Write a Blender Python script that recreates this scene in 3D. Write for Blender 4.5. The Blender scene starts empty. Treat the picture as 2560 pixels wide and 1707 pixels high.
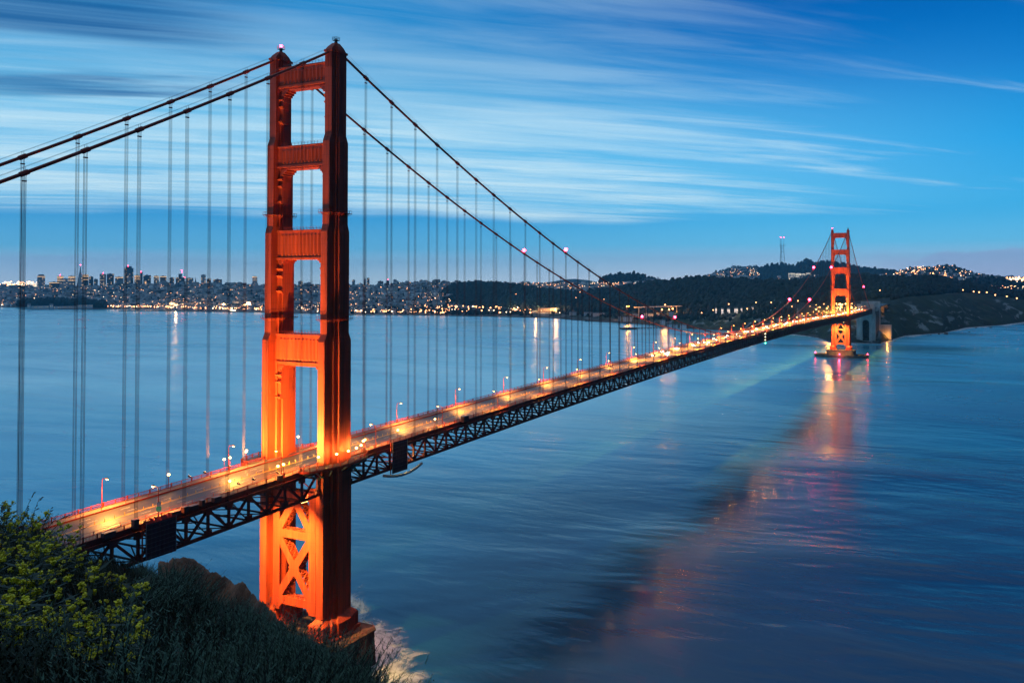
import bpy, math, random
import numpy as np
from mathutils import Vector, Matrix

random.seed(7); RNG = np.random.default_rng(11)
S = bpy.context.scene
COL = S.collection
def lin(r, g, b):
    return tuple((c/255/12.92 if c/255 <= .04045 else ((c/255+.055)/1.055)**2.4) for c in (r, g, b)) + (1,)

# ------------------------------------------------------------------ camera
CAM = np.array([-230.835, -229.111, 142.159])
YAW, PIT, ROL, FPX, PPX, PPY = .43388, .020177, -.0023394, 2040.78, 226.858, -199.437
cy, sy, cp, sp = math.cos(YAW), math.sin(YAW), math.cos(PIT), math.sin(PIT)
FW = np.array([cy*cp, sy*cp, sp]); R0 = np.array([sy, -cy, 0.]); U0 = np.cross(R0, FW)
RT = R0*math.cos(ROL)+U0*math.sin(ROL); UP = -R0*math.sin(ROL)+U0*math.cos(ROL)
cd = bpy.data.cameras.new('camera'); cam = bpy.data.objects.new('camera', cd); COL.objects.link(cam)
cd.sensor_width = 36; cd.lens = FPX/2560*36; cd.shift_x = -PPX/2560; cd.shift_y = PPY/2560
cd.clip_start = .1; cd.clip_end = 80000
cam.matrix_world = Matrix(((RT[0], UP[0], -FW[0], CAM[0]), (RT[1], UP[1], -FW[1], CAM[1]), (RT[2], UP[2], -FW[2], CAM[2]), (0, 0, 0, 1)))
S.camera = cam
def bearing(u, v=700.):
    "unit horizontal direction and slope of the sight line through survey mark (u, v)"
    d = FW+RT*(u-1280-PPX)/FPX-UP*(v-853.5-PPY)/FPX
    h = math.hypot(d[0], d[1]); return d[0]/h, d[1]/h, d[2]/h
def place(u, v, D):
    a, b, s = bearing(u, v); return (CAM[0]+a*D, CAM[1]+b*D, CAM[2]+s*D)
def sea(u, v):
    a, b, s = bearing(u, v); return -CAM[2]/s
def lerp(tab, x):
    xs = [t[0] for t in tab]; return tuple(float(np.interp(x, xs, [t[i] for t in tab])) for i in range(1, len(tab[0])))

# ------------------------------------------------------------------ node helpers
class NB:
    def __init__(s, tree): s.t = tree; s.n = tree.nodes; s.l = tree.links
    def node(s, ty, ins=None, **kw):
        nd = s.n.new(ty)
        for k, v in kw.items(): setattr(nd, k, v)
        for k, v in (ins or {}).items(): s.put(nd.inputs[k], v)
        return nd
    def put(s, sock, v):
        if isinstance(v, bpy.types.NodeSocket): s.l.new(v, sock)
        else: sock.default_value = v
    def m(s, op, a, b=0., c=0., clamp=False):
        nd = s.n.new('ShaderNodeMath'); nd.operation = op; nd.use_clamp = clamp
        s.put(nd.inputs[0], a); s.put(nd.inputs[1], b); s.put(nd.inputs[2], c); return nd.outputs[0]
    def step(s, x, a, b):
        nd = s.n.new('ShaderNodeMapRange'); nd.interpolation_type = 'SMOOTHSTEP'
        s.put(nd.inputs[0], x); nd.inputs[1].default_value = a; nd.inputs[2].default_value = b; return nd.outputs[0]
    def mix(s, f, a, b, mode='MIX'):
        nd = s.n.new('ShaderNodeMix'); nd.data_type = 'RGBA'; nd.blend_type = mode
        s.put(nd.inputs[0], f); s.put(nd.inputs[6], a); s.put(nd.inputs[7], b); return nd.outputs[2]
    def noise(s, vec, scale, detail=3., rough=.5, dist=0.):
        nd = s.n.new('ShaderNodeTexNoise'); s.put(nd.inputs['Vector'], vec)
        nd.inputs['Scale'].default_value = scale; nd.inputs['Detail'].default_value = detail
        nd.inputs['Roughness'].default_value = rough; nd.inputs['Distortion'].default_value = dist; return nd.outputs['Fac']
    def xyz(s, x, y, z):
        nd = s.n.new('ShaderNodeCombineXYZ'); s.put(nd.inputs[0], x); s.put(nd.inputs[1], y); s.put(nd.inputs[2], z); return nd.outputs[0]
    def ramp(s, f, stops):
        nd = s.n.new('ShaderNodeValToRGB'); e = nd.color_ramp.elements
        while len(e) < len(stops): e.new(.5)
        for i, (p, c) in enumerate(stops): e[i].position = p; e[i].color = c
        s.put(nd.inputs[0], f); return nd.outputs[0]

# ------------------------------------------------------------------ sky (dusk, streaks of high cloud)
W = bpy.data.worlds.new('World'); S.world = W; W.use_nodes = True
W.node_tree.nodes.clear(); n = NB(W.node_tree)
tc = n.node('ShaderNodeTexCoord').outputs['Generated']
sx = n.node('ShaderNodeSeparateXYZ', {0: tc}).outputs
el = n.m('ARCSINE', sx[2]); el = n.m('MULTIPLY', el, 57.2958)                 # elevation, degrees
az = n.m('MULTIPLY', n.m('ARCTAN2', sx[1], sx[0]), 57.2958)                    # east of the bridge axis, degrees
e0 = n.m('DIVIDE', n.m('MAXIMUM', el, 0.), 40., clamp=True)
left = n.ramp(e0, [(0, lin(190, 220, 238)), (.05, lin(96, 176, 220)), (.12, lin(30, 142, 206)), (.26, lin(40, 154, 208)), (.44, lin(0, 128, 194)), (.68, lin(24, 112, 184)), (1, lin(165, 188, 212))])
right = n.ramp(e0, [(0, lin(196, 214, 238)), (.06, lin(100, 190, 234)), (.12, lin(50, 168, 226)), (.22, lin(0, 150, 220)), (.34, lin(0, 118, 196)), (.48, lin(0, 88, 168)), (1, lin(160, 184, 212))])  # unseen overhead stops of both ramps brightened to light the slope
base = n.mix(n.step(az, 8, 46), right, left)
# cloud sheet at altitude: plane coordinates
zz = n.m('ADD', n.m('MAXIMUM', sx[2], 0.), .05)
px = n.m('DIVIDE', sx[0], zz); py = n.m('DIVIDE', sx[1], zz)
a_ = math.radians(-44)
qx = n.m('ADD', n.m('MULTIPLY', px, math.cos(a_)), n.m('MULTIPLY', py, -math.sin(a_)))
qy = n.m('ADD', n.m('MULTIPLY', px, math.sin(a_)), n.m('MULTIPLY', py, math.cos(a_)))
v1 = n.xyz(n.m('MULTIPLY', qx, 1.5), n.m('MULTIPLY', qy, .30), 3.)
v2 = n.xyz(n.m('MULTIPLY', qx, 5.), n.m('MULTIPLY', qy, .8), 3.3)
c1 = n.noise(v1, 1., 5., .55, .6); c2 = n.noise(v2, 1., 6., .58, .8)
cl = n.m('ADD', n.m('MULTIPLY', c1, .6), n.m('MULTIPLY', c2, .4))
azf = n.step(az, -18, 36)
cl = n.m('ADD', cl, n.m('MULTIPLY', n.m('SUBTRACT', azf, .7), .26))
band = n.m('MULTIPLY', n.step(el, 5.3, 6.6), n.m('SUBTRACT', 1., n.m('MULTIPLY', n.step(el, 9., 22.), .72)))
edge = n.m('ADD', el, n.m('MULTIPLY', n.m('SUBTRACT', n.noise(n.xyz(az, 0., 0.), .06, 2.), .5), 2.2))
edge = n.m('ADD', edge, .75)
band = n.m('MULTIPLY', n.step(edge, 4.6, 5.5), n.m('SUBTRACT', 1., n.m('MULTIPLY', n.step(el, 7., 16.), .66)))
dens = n.m('MULTIPLY', n.step(cl, .41, .74), band)
veil = n.m('MULTIPLY', n.m('MULTIPLY', n.step(edge, 4.6, 6.), n.m('SUBTRACT', 1., n.step(el, 7., 17.))), n.m('MULTIPLY', n.step(az, -14, 26), .46))
dens = n.m('MULTIPLY', dens, .84); base = n.mix(n.m('MULTIPLY', veil, 1.35), base, lin(120, 200, 238))
sky = n.mix(dens, base, lin(202, 230, 241))
# darker rags of cloud, high on the east side
dk = n.m('MULTIPLY', n.step(n.noise(n.xyz(n.m('MULTIPLY', qx, 1.1), n.m('MULTIPLY', qy, .33), 9.), 1., 5., .6, .8), .47, .66), n.m('MULTIPLY', n.step(el, 9., 12.), n.step(az, 44, 56)))
sky = n.mix(n.m('MULTIPLY', dk, .92), sky, lin(0, 84, 146))
# low cumulus banks close to the horizon
cb = n.noise(n.xyz(n.m('MULTIPLY', az, .35), n.m('MULTIPLY', el, 1.1), 1.), 1., 5., .55, .3)
top = n.m('MULTIPLY_ADD', cb, 2.6, .35)
bank = n.m('MULTIPLY', n.step(n.m('SUBTRACT', top, el), -.12, .35), .6)
bw = n.m('MAXIMUM', n.m('SUBTRACT', 1., n.step(az, 2., 9.)), n.m('MULTIPLY', n.step(az, 46, 60), .55))
sky = n.mix(n.m('MULTIPLY', bank, bw), sky, lin(150, 172, 216))
# unseen western half of the sky, dimmed to keep west-facing steel dark
wst = n.m('MULTIPLY_ADD', n.step(sx[1], -.55, -.05), .97, .03)
wst = n.m('MULTIPLY', wst, n.m('MULTIPLY_ADD', n.step(sx[0], -.5, .3), .2, .8))
wst = n.m('MULTIPLY', wst, n.m('SUBTRACT', 1., n.m('MULTIPLY', n.step(el, 50., 85.), .25)))
ns = n.node('ShaderNodeTexSky', sky_type='NISHITA'); ns.sun_disc = False
ns.sun_elevation = math.radians(-4); ns.sun_rotation = math.radians(60)
sk2 = n.node('ShaderNodeVectorMath', {0: sky, 1: n.xyz(wst, wst, wst)}, operation='MULTIPLY').outputs[0]
b1 = n.node('ShaderNodeBackground', {'Color': sk2, 'Strength': .98})
b2 = n.node('ShaderNodeBackground', {'Color': ns.outputs[0], 'Strength': .02})
ad = n.node('ShaderNodeAddShader', {0: b1.outputs[0], 1: b2.outputs[0]})
n.l.new(ad.outputs[0], n.node('ShaderNodeOutputWorld').inputs[0])
S.view_settings.view_transform = 'Standard'; S.view_settings.look = 'None'
S.view_settings.exposure = .22; S.view_settings.gamma = 1
cyc = S.cycles
cyc.max_bounces = 5; cyc.diffuse_bounces = 2; cyc.glossy_bounces = 3; cyc.transparent_max_bounces = 12; cyc.volume_bounces = 0
cyc.sample_clamp_indirect = 2; cyc.use_light_tree = True; cyc.caustics_reflective = False; cyc.caustics_refractive = False

# ------------------------------------------------------------------ object helpers
MATS = {}
def mat(name, col, rough=.6, metal=0., emit=0., ecol=None, var=0., vscale=.3, bump=0., bscale=1., spec=.4, stretch=None, sample=True):
    if name in MATS: return MATS[name]
    m = bpy.data.materials.new(name); m.use_nodes = True; nb = NB(m.node_tree); nb.n.clear()
    b = nb.node('ShaderNodeBsdfPrincipled', {'Roughness': rough, 'Metallic': metal, 'Specular IOR Level': spec})
    co = nb.node('ShaderNodeTexCoord').outputs['Object']
    if stretch: co = nb.node('ShaderNodeMapping', {'Vector': co, 'Scale': stretch}).outputs[0]
    c = col if len(col) == 4 else tuple(col)+(1,)
    if var:
        f = nb.noise(co, vscale, 5., .6)
        lo = tuple(x*(1-var) for x in c[:3])+(1,); hi = tuple(min(1, x*(1+var)) for x in c[:3])+(1,)
        nb.put(b.inputs['Base Color'], nb.mix(nb.step(f, .3, .7), lo, hi))
    else: b.inputs['Base Color'].default_value = c
    if bump:
        bp = nb.node('ShaderNodeBump', {'Height': nb.noise(co, bscale, 4., .6), 'Strength': 1., 'Distance': bump})
        nb.l.new(bp.outputs[0], b.inputs['Normal'])
    if emit:
        b.inputs['Emission Color'].default_value = tuple(ecol or c[:3])[:3]+(1,); b.inputs['Emission Strength'].default_value = emit
        if not sample: m.cycles.emission_sampling = 'NONE'
    nb.l.new(b.outputs[0], nb.node('ShaderNodeOutputMaterial').inputs[0])
    MATS[name] = m; return m

class MB:
    "collects shapes into one mesh"
    def __init__(s): s.v = []; s.f = []; s.mi = []; s.cur = 0
    def add(s, vs, fs):
        o = len(s.v); s.v += [tuple(map(float, p)) for p in vs]; s.f += [tuple(i+o for i in f) for f in fs]; s.mi += [s.cur]*len(fs); return s
    def box(s, x0, x1, y0, y1, z0, z1):
        return s.add([(x0, y0, z0), (x1, y0, z0), (x1, y1, z0), (x0, y1, z0), (x0, y0, z1), (x1, y0, z1), (x1, y1, z1), (x0, y1, z1)],
                     [(0, 3, 2, 1), (4, 5, 6, 7), (0, 1, 5, 4), (1, 2, 6, 5), (2, 3, 7, 6), (3, 0, 4, 7)])
    def bar(s, p, q, w, h, up=(0, 0, 1)):
        p = Vector(p); q = Vector(q); d = (q-p).normalized(); u = Vector(up)
        if abs(d.dot(u)) > .99: u = Vector((1, 0, 0))
        r = d.cross(u).normalized(); u = r.cross(d)
        vs = [a+r*i*w/2+u*j*h/2 for a in (p, q) for i, j in ((-1, -1), (1, -1), (1, 1), (-1, 1))]
        return s.add(vs, [(0, 1, 2, 3), (7, 6, 5, 4), (0, 4, 5, 1), (1, 5, 6, 2), (2, 6, 7, 3), (3, 7, 4, 0)])
    def tube(s, pts, rad, n=8, cap=True):
        pts = [Vector(p) for p in pts]; rad = rad if isinstance(rad, (list, tuple)) else [rad]*len(pts)
        vs = []; r = None
        for i, p in enumerate(pts):
            d = (pts[min(i+1, len(pts)-1)]-pts[max(i-1, 0)]).normalized()
            if r is None:
                r = d.cross(Vector((0, 0, 1)))
                if r.length < .05: r = d.cross(Vector((1, 0, 0)))
            r = (r-d*r.dot(d)).normalized(); u = d.cross(r)
            vs += [p+(r*math.cos(2*math.pi*k/n)+u*math.sin(2*math.pi*k/n))*rad[i] for k in range(n)]
        fs = [(i*n+k, i*n+(k+1) % n, (i+1)*n+(k+1) % n, (i+1)*n+k) for i in range(len(pts)-1) for k in range(n)]
        if cap: fs += [tuple(range(n))[::-1], tuple(range((len(pts)-1)*n, len(pts)*n))]
        return s.add(vs, fs)
    def prism(s, poly, z0, z1, poly1=None):
        n = len(poly); poly1 = poly1 or poly
        vs = [(x, y, z0) for x, y in poly]+[(x, y, z1) for x, y in poly1]
        return s.add(vs, [tuple(range(n))[::-1], tuple(range(n, 2*n))]+[(i, (i+1) % n, n+(i+1) % n, n+i) for i in range(n)])
    def ball(s, c, r, n=6, sq=1.):
        pts = []; m = n//2+1
        for i in range(1, m):
            t = math.pi*i/m
            pts += [(c[0]+r*math.sin(t)*math.cos(2*math.pi*k/n), c[1]+r*math.sin(t)*math.sin(2*math.pi*k/n), c[2]+r*sq*math.cos(t)) for k in range(n)]
        a = len(pts); pts += [(c[0], c[1], c[2]+r*sq), (c[0], c[1], c[2]-r*sq)]
        fs = [(i*n+k, (i+1)*n+k, (i+1)*n+(k+1) % n, i*n+(k+1) % n) for i in range(m-2) for k in range(n)]
        fs += [(a, k, (k+1) % n) for k in range(n)]+[(a+1, (m-2)*n+(k+1) % n, (m-2)*n+k) for k in range(n)]
        return s.add(pts, fs)
    def obj(s, name, m, parent=None, smooth=False, loc=None):
        me = bpy.data.meshes.new(name); me.from_pydata(s.v, [], s.f)
        for x in (m if isinstance(m, (list, tuple)) else [m]): me.materials.append(x)
        if isinstance(m, (list, tuple)): me.polygons.foreach_set('material_index', s.mi)
        if smooth: me.polygons.foreach_set('use_smooth', [True]*len(s.f))
        me.update(); o = bpy.data.objects.new(name, me); COL.objects.link(o)
        if parent: o.parent = parent
        if loc: o.location = loc
        return o
def tag(o, label=None, cat=None, group=None, kind=None):
    for k, v in (('label', label), ('category', cat), ('group', group), ('kind', kind)):
        if v: o[k] = v
    return o
def empty(name, loc=(0, 0, 0), parent=None, rz=0.):
    o = bpy.data.objects.new(name, None); COL.objects.link(o); o.location = loc; o.rotation_euler.z = rz; o.empty_display_size = .5
    if parent: o.parent = parent
    return o
def copy_tree(o, parent=None):
    c = o.copy(); COL.objects.link(c); c.parent = parent
    for ch in o.children: copy_tree(ch, c)
    return c
def np_obj(name, V, F, m, mi=None, smooth=False):
    "fast mesh from arrays; F is (n, 3) or (n, 4)"
    me = bpy.data.meshes.new(name); k = F.shape[1]
    me.vertices.add(len(V)); me.vertices.foreach_set('co', V.astype(np.float32).ravel())
    me.loops.add(F.size); me.loops.foreach_set('vertex_index', F.astype(np.int32).ravel())
    me.polygons.add(len(F)); me.polygons.foreach_set('loop_start', np.arange(0, F.size, k, dtype=np.int32))
    for x in (m if isinstance(m, (list, tuple)) else [m]): me.materials.append(x)
    if mi is not None: me.polygons.foreach_set('material_index', mi.astype(np.int32))
    if smooth: me.polygons.foreach_set('use_smooth', np.ones(len(F), bool))
    me.update(calc_edges=True); me.validate(); o = bpy.data.objects.new(name, me); COL.objects.link(o); return o
def lamp(kind, loc, power, col, parent=None, radius=.15, target=None, cone=160, blend=.5, name='lamp_light'):
    ld = bpy.data.lights.new(name, kind); ld.energy = power; ld.color = col[:3]; ld.shadow_soft_size = radius
    o = bpy.data.objects.new(name, ld); COL.objects.link(o); o.location = loc
    if kind == 'SPOT':
        ld.spot_size = math.radians(cone); ld.spot_blend = blend
        o.rotation_euler = (Vector(target)-Vector(loc)).to_track_quat('-Z', 'Y').to_euler()
    if parent: o.parent = parent
    return o
HAZE = .000046
SODIUM = (1., .36, .055); AMBER = (1., .60, .12)

# ------------------------------------------------------------------ materials
ORANGE = mat('bridge_orange', (.50, .056, .016), .6, var=.30, vscale=.45, stretch=(1, 1, .09), bump=.02, bscale=2.5)
# SEAMS: cell joints of the riveted steel plates
_t = NB(ORANGE.node_tree); _b = next(x for x in _t.n if x.type == 'BSDF_PRINCIPLED'); _g = _b.inputs['Base Color'].links[0].from_socket
_s = _t.node('ShaderNodeSeparateXYZ', {0: _t.node('ShaderNodeTexCoord').outputs['Object']}).outputs
_l = lambda o, p, w: _t.m('LESS_THAN', _t.m('PINGPONG', o, p/2), w)
_j = _t.m('MAXIMUM', _t.m('MULTIPLY', _t.m('MULTIPLY', _l(_s[0], 1.07, .06), _l(_s[2], 300, 400)), .42), _t.m('MULTIPLY', _l(_s[2], 3.6, .09), .3))
_j = _t.m('MAXIMUM', _j, _t.m('MULTIPLY', _l(_s[1], 1.07, .06), .42))
_t.put(_b.inputs['Base Color'], _t.mix(_j, _g, (.12, .010, .005, 1)))
SUSP = mat('shaded_rope', (.04, .008, .007), .6)  # bridge orange darkened; backlit shade put into the rope colour
TRUSS = mat('shaded_truss_orange', (.17, .018, .014), .6, var=.2, vscale=.5)  # same bridge orange, darkened: the truss shade is in the colour
CABLE = mat('cable_orange', (.30, .03, .014), .5)
CONC = mat('pale_concrete', (.50, .49, .46), .85, var=.25, vscale=.12, stretch=(1, 1, .3), bump=.05)
DCONC = mat('dark_concrete', (.10, .09, .085), .85, var=.4, vscale=.2, bump=.1)
ASPH = mat('asphalt', (.06, .055, .05), .5, var=.3, vscale=.15, stretch=(.15, 1, 1), spec=.5)
WALKC = mat('walkway', (.22, .19, .16), .7, var=.2)
YEL = mat('yellow_paint', (.75, .42, .03), .6); WHT = mat('white_paint', (.75, .75, .72), .6)
DARKM = mat('dark_metal', (.05, .03, .03), .5); TARP = mat('dark_tarp', (.10, .03, .05), .7, var=.2, vscale=.6, bump=.05)
HEADG = mat('lamp_glow', (1, .6, .2), .5, emit=16., ecol=(1., .50, .13), sample=False)
REDG = mat('red_beacon_glow', (1, .02, .05), .5, emit=60., ecol=(1., .02, .06), sample=False)
WARMG = mat('warm_window_glow', (1, .7, .4), .5, emit=1.3, ecol=(1., .62, .28), sample=False)
COOLG = mat('pale_window_glow', (1, .9, .7), .5, emit=1.1, ecol=(1., .86, .62), sample=False)
PTG = mat('distant_lamp_glow', (1, .5, .2), .5, emit=7., ecol=(1., .40, .15), sample=False)
PTW = mat('distant_white_lamp_glow', (1, .9, .7), .5, emit=5., ecol=(1., .78, .5), sample=False)
GRNG = mat('green_glow', (.1, 1, .5), .5, emit=20., ecol=(.1, 1., .5), sample=False)
# ================================================================== SETTING: water
wm = bpy.data.materials.new('bay_water'); wm.use_nodes = True; nb = NB(wm.node_tree); nb.n.clear()
oc = nb.node('ShaderNodeTexCoord').outputs['Object']
mp = lambda sc, rz=.5, loc=(0, 0, 0): nb.node('ShaderNodeMapping', {'Vector': oc, 'Scale': sc, 'Rotation': (0, 0, rz), 'Location': loc}).outputs[0]
n1 = nb.noise(mp((.055, .022, .05), -1.05), 1., 4., .6, .6)
n2 = nb.noise(mp((.19, .07, .2), -1.2, (7, 3, 0)), 1., 4., .62, .5)
n3 = nb.noise(mp((.009, .003, .01), -.95, (3, 9, 0)), 1., 4., .55, 1.)
n4 = nb.noise(mp((.0028, .0010, .01), -1.0, (1, 5, 0)), 1., 5., .6, 1.2)
h = nb.m('ADD', nb.m('MULTIPLY', n1, 2.1), nb.m('MULTIPLY', n2, .6))
h = nb.m('ADD', h, nb.m('MULTIPLY', n3, 9.))
_o = nb.node('ShaderNodeSeparateXYZ', {0: oc}).outputs
sheen_mask = nb.m('ADD', nb.m('MULTIPLY_ADD', _o[0], .2, _o[1]), nb.m('MULTIPLY', nb.m('SUBTRACT', n4, .5), 700.))
sheen_mask = nb.step(sheen_mask, -150., 420.)  # bright sky reflection put into the water colour and IOR by position
chop = nb.m('MULTIPLY', nb.m('MULTIPLY_ADD', nb.step(n4, .35, .7), .8, .35), nb.m('MULTIPLY_ADD', sheen_mask, -.15, 1.))
bp = nb.node('ShaderNodeBump', {'Height': nb.m('MULTIPLY', h, chop), 'Strength': 1., 'Distance': .34})
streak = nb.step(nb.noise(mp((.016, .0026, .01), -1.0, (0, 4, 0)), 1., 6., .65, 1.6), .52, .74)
bcol = nb.mix(nb.m('MULTIPLY', streak, .3), nb.mix(sheen_mask, nb.mix(nb.step(n4, .3, .75), (.004, .035, .085, 1), (.004, .075, .17, 1)), nb.mix(nb.step(n3, .35, .65), (.06, .54, .82, 1), (.14, .72, .94, 1))), (.12, .36, .48, 1))
pb = nb.node('ShaderNodeBsdfPrincipled', {'Base Color': bcol, 'Roughness': nb.m('MULTIPLY_ADD', nb.step(n4, .3, .7), .16, .14), 'IOR': nb.m('MULTIPLY_ADD', sheen_mask, .8, 1.38), 'Normal': bp.outputs[0], 'Specular IOR Level': .62, 'Specular Tint': (.70, .95, 1., 1)})
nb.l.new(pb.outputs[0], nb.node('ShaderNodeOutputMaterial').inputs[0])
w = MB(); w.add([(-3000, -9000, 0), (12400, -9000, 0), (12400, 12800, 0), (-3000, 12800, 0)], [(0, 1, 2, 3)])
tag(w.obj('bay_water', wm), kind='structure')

# ================================================================== SETTING: land, as ridges surveyed by bearing and distance
def fbm(x, y, s, seed=0, oct=4):
    x = np.asarray(x, float); y = np.asarray(y, float); r = np.zeros_like(x*1.); rs = np.random.default_rng(seed); amp = 1.
    for o in range(oct):
        for k in range(3):
            th, ph, f = rs.uniform(0, 6.28), rs.uniform(0, 6.28), rs.uniform(.7, 1.4)*2**o/s
            r += amp*np.sin((x*np.cos(th)+y*np.sin(th))*f*6.28+ph+1.7*np.sin((x*np.sin(th)-y*np.cos(th))*f*3.1+ph))/3
        amp *= .5
    return r
LAND = {}
class Ridge:
    "front foot line -> crest line -> back slope; rows run away from the headland"
    def __init__(s, crest, foot, back, prof=1., flat=0., rough=(6, 180), seed=1, du=4., nt=40, zback=-5.):
        s.c, s.ft, s.bk, s.prof, s.flat, s.rough, s.seed, s.zb = crest, foot, back, prof, flat, rough, seed, zback
        s.u0, s.u1 = crest[0][0], crest[-1][0]; s.du, s.nt = du, nt
    def pos(s, u, t):
        v, D = lerp(s.c, u); vf, Df = lerp(s.ft, u)
        a, b, sl = bearing(u, v); zc = CAM[2]+sl*D
        zf = 1.0 if Df < 0 else vf
        if Df < 0: Df = sea(u, vf)
        if t <= 1:
            d = Df+(D-Df)*t; k = max(0., (t-s.flat)/(1-s.flat)); k = k*k*(3-2*k)*.5+k*.5 if s.prof == 1 else k**s.prof
            z = zf+(zc-zf)*k+ (6*t/max(s.flat, .01) if s.flat and t < s.flat else (6*(1-k) if s.flat else 0))
            r = s.rough[0]*min(1, t*4)*(1-t)**.5*(1 if not s.flat else k)
        else:
            d = D+s.bk*(t-1); z = zc+(s.zb-zc)*(t-1)**1.3; r = s.rough[0]*(t-1)
        x, y = CAM[0]+a*d, CAM[1]+b*d
        return x, y, z+r*float(fbm(x, y, s.rough[1], s.seed))
    def build(s, name, m, kind='structure'):
        us = np.arange(s.u0, s.u1+.1, s.du); ts = np.concatenate([np.linspace(0, 1, s.nt), np.linspace(1.15, 2, 6)])
        V = np.array([s.pos(u, t) for u in us for t in ts]); nT = len(ts); i, j = np.meshgrid(np.arange(len(us)-1), np.arange(nT-1), indexing='ij')
        q = (i*nT+j).ravel(); F = np.stack([q, q+nT, q+nT+1, q+1], 1)
        return tag(np_obj(name, V, F, m, smooth=True), kind=kind)

CITYG = mat('city_ground', (.12, .13, .13), .9, var=.5, vscale=.02)
FORESTG = mat('forest_floor', (.006, .016, .014), .9, var=.5, vscale=.02)
HILLG = mat('scrub_hill', (.010, .022, .022), .9, var=.5, vscale=.015)
# coastal bluff: grass and bare serpentine slides
bm_ = bpy.data.materials.new('bluff'); bm_.use_nodes = True; nb = NB(bm_.node_tree); nb.n.clear()
oc = nb.node('ShaderNodeTexCoord').outputs['Object']; g = nb.noise(oc, .012, 5., .6)
sc_ = nb.step(nb.noise(nb.node('ShaderNodeMapping', {'Vector': oc, 'Scale': (.9, 1.4, 2.2), 'Rotation': (0, 0, .5)}).outputs[0], .011, 5., .6, 1.5), .54, .64)
hz = nb.node('ShaderNodeSeparateXYZ', {0: oc}).outputs[2]
sc_ = nb.m('MULTIPLY', sc_, nb.m('MULTIPLY', nb.step(hz, 3, 14), nb.m('SUBTRACT', 1., nb.step(hz, 62, 84))))
c_ = nb.mix(nb.step(g, .35, .65), (.008, .020, .012, 1), (.020, .040, .016, 1)); c_ = nb.mix(sc_, c_, (.24, .29, .30, 1))
c_ = nb.mix(nb.step(hz, 6, 1.5), c_, (.05, .045, .04, 1))
b_ = nb.node('ShaderNodeBsdfPrincipled', {'Base Color': c_, 'Roughness': .9}); bb = nb.node('ShaderNodeBump', {'Height': nb.noise(oc, .05, 5., .65), 'Distance': 6.}); nb.l.new(bb.outputs[0], b_.inputs['Normal'])
nb.l.new(b_.outputs[0], nb.node('ShaderNodeOutputMaterial').inputs[0])

far_shore = Ridge([(-400, 708, 11400), (-100, 709, 11400), (60, 710, 11400), (130, 712, 11400), (200, 718, 11400)], [(-400, 0, 10600), (200, 0, 10600)], 1000, nt=8, du=20, rough=(20, 900))
far_shore.build('far_shore_hills', HILLG)
city = Ridge([(-500, 722, 7400), (-100, 721, 7000), (60, 721, 6800), (150, 719, 6600), (250, 718, 6300), (330, 714, 6200), (450, 712, 6000), (560, 714, 6000), (700, 717, 5900), (860, 717, 5600), (950, 715, 5400), (1010, 711, 5100), (1060, 709, 4900), (1150, 709, 4800), (1300, 712, 5200), (1420, 713, 5400), (1560, 709, 5400), (1640, 706, 5400)],
             [(-500, 766, -1), (0, 768, -1), (150, 770, -1), (300, 773, -1), (620, 780, -1), (870, 787, -1), (1080, 789, -1), (1200, 791, -1), (1370, 795, -1), (1480, 803, -1), (1640, 812, -1)], 3500, flat=.22, rough=(5, 420), seed=3, du=6, nt=44)
city.build('city_hills', CITYG)
shore = [(1040, 788.5, -1), (1080, 789, -1), (1200, 791, -1), (1370, 795, -1), (1480, 804, -1), (1613, 811, -1), (1667, 819, -1), (1762, 824, -1), (1900, 830, -1), (1985, 836, -1), (2035, 842, -1), (2057, 849, -1), (2080, 857, -1), (2200, 858, -1), (2262, 839, -1), (2355, 832.5, -1), (2415, 819, -1), (2500, 813, -1), (2560, 805, -1), (2700, 798, -1), (3000, 790, -1)]
coast = Ridge([(1040, 766, 4000), (1200, 770, 3750), (1330, 776, 3550), (1480, 783, 3150), (1560, 790, 2850), (1613, 792, 2700), (1667, 790, 2550), (1762, 790, 2420), (1850, 780, 2330), (1900, 775, 2280), (2000, 771, 2200), (2100, 769, 2150), (2204, 757, 2250), (2269, 741.6, 2420), (2300, 740, 2480), (2364, 735, 2700), (2407, 733, 2880), (2483, 738, 3050), (2551, 748, 3200), (2700, 752, 3500), (3000, 755, 4000)],
              shore, 700, prof=.8, rough=(7, 90), seed=9, du=3, nt=34, zback=20)
coast.build('coastal_bluff', bm_)
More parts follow.
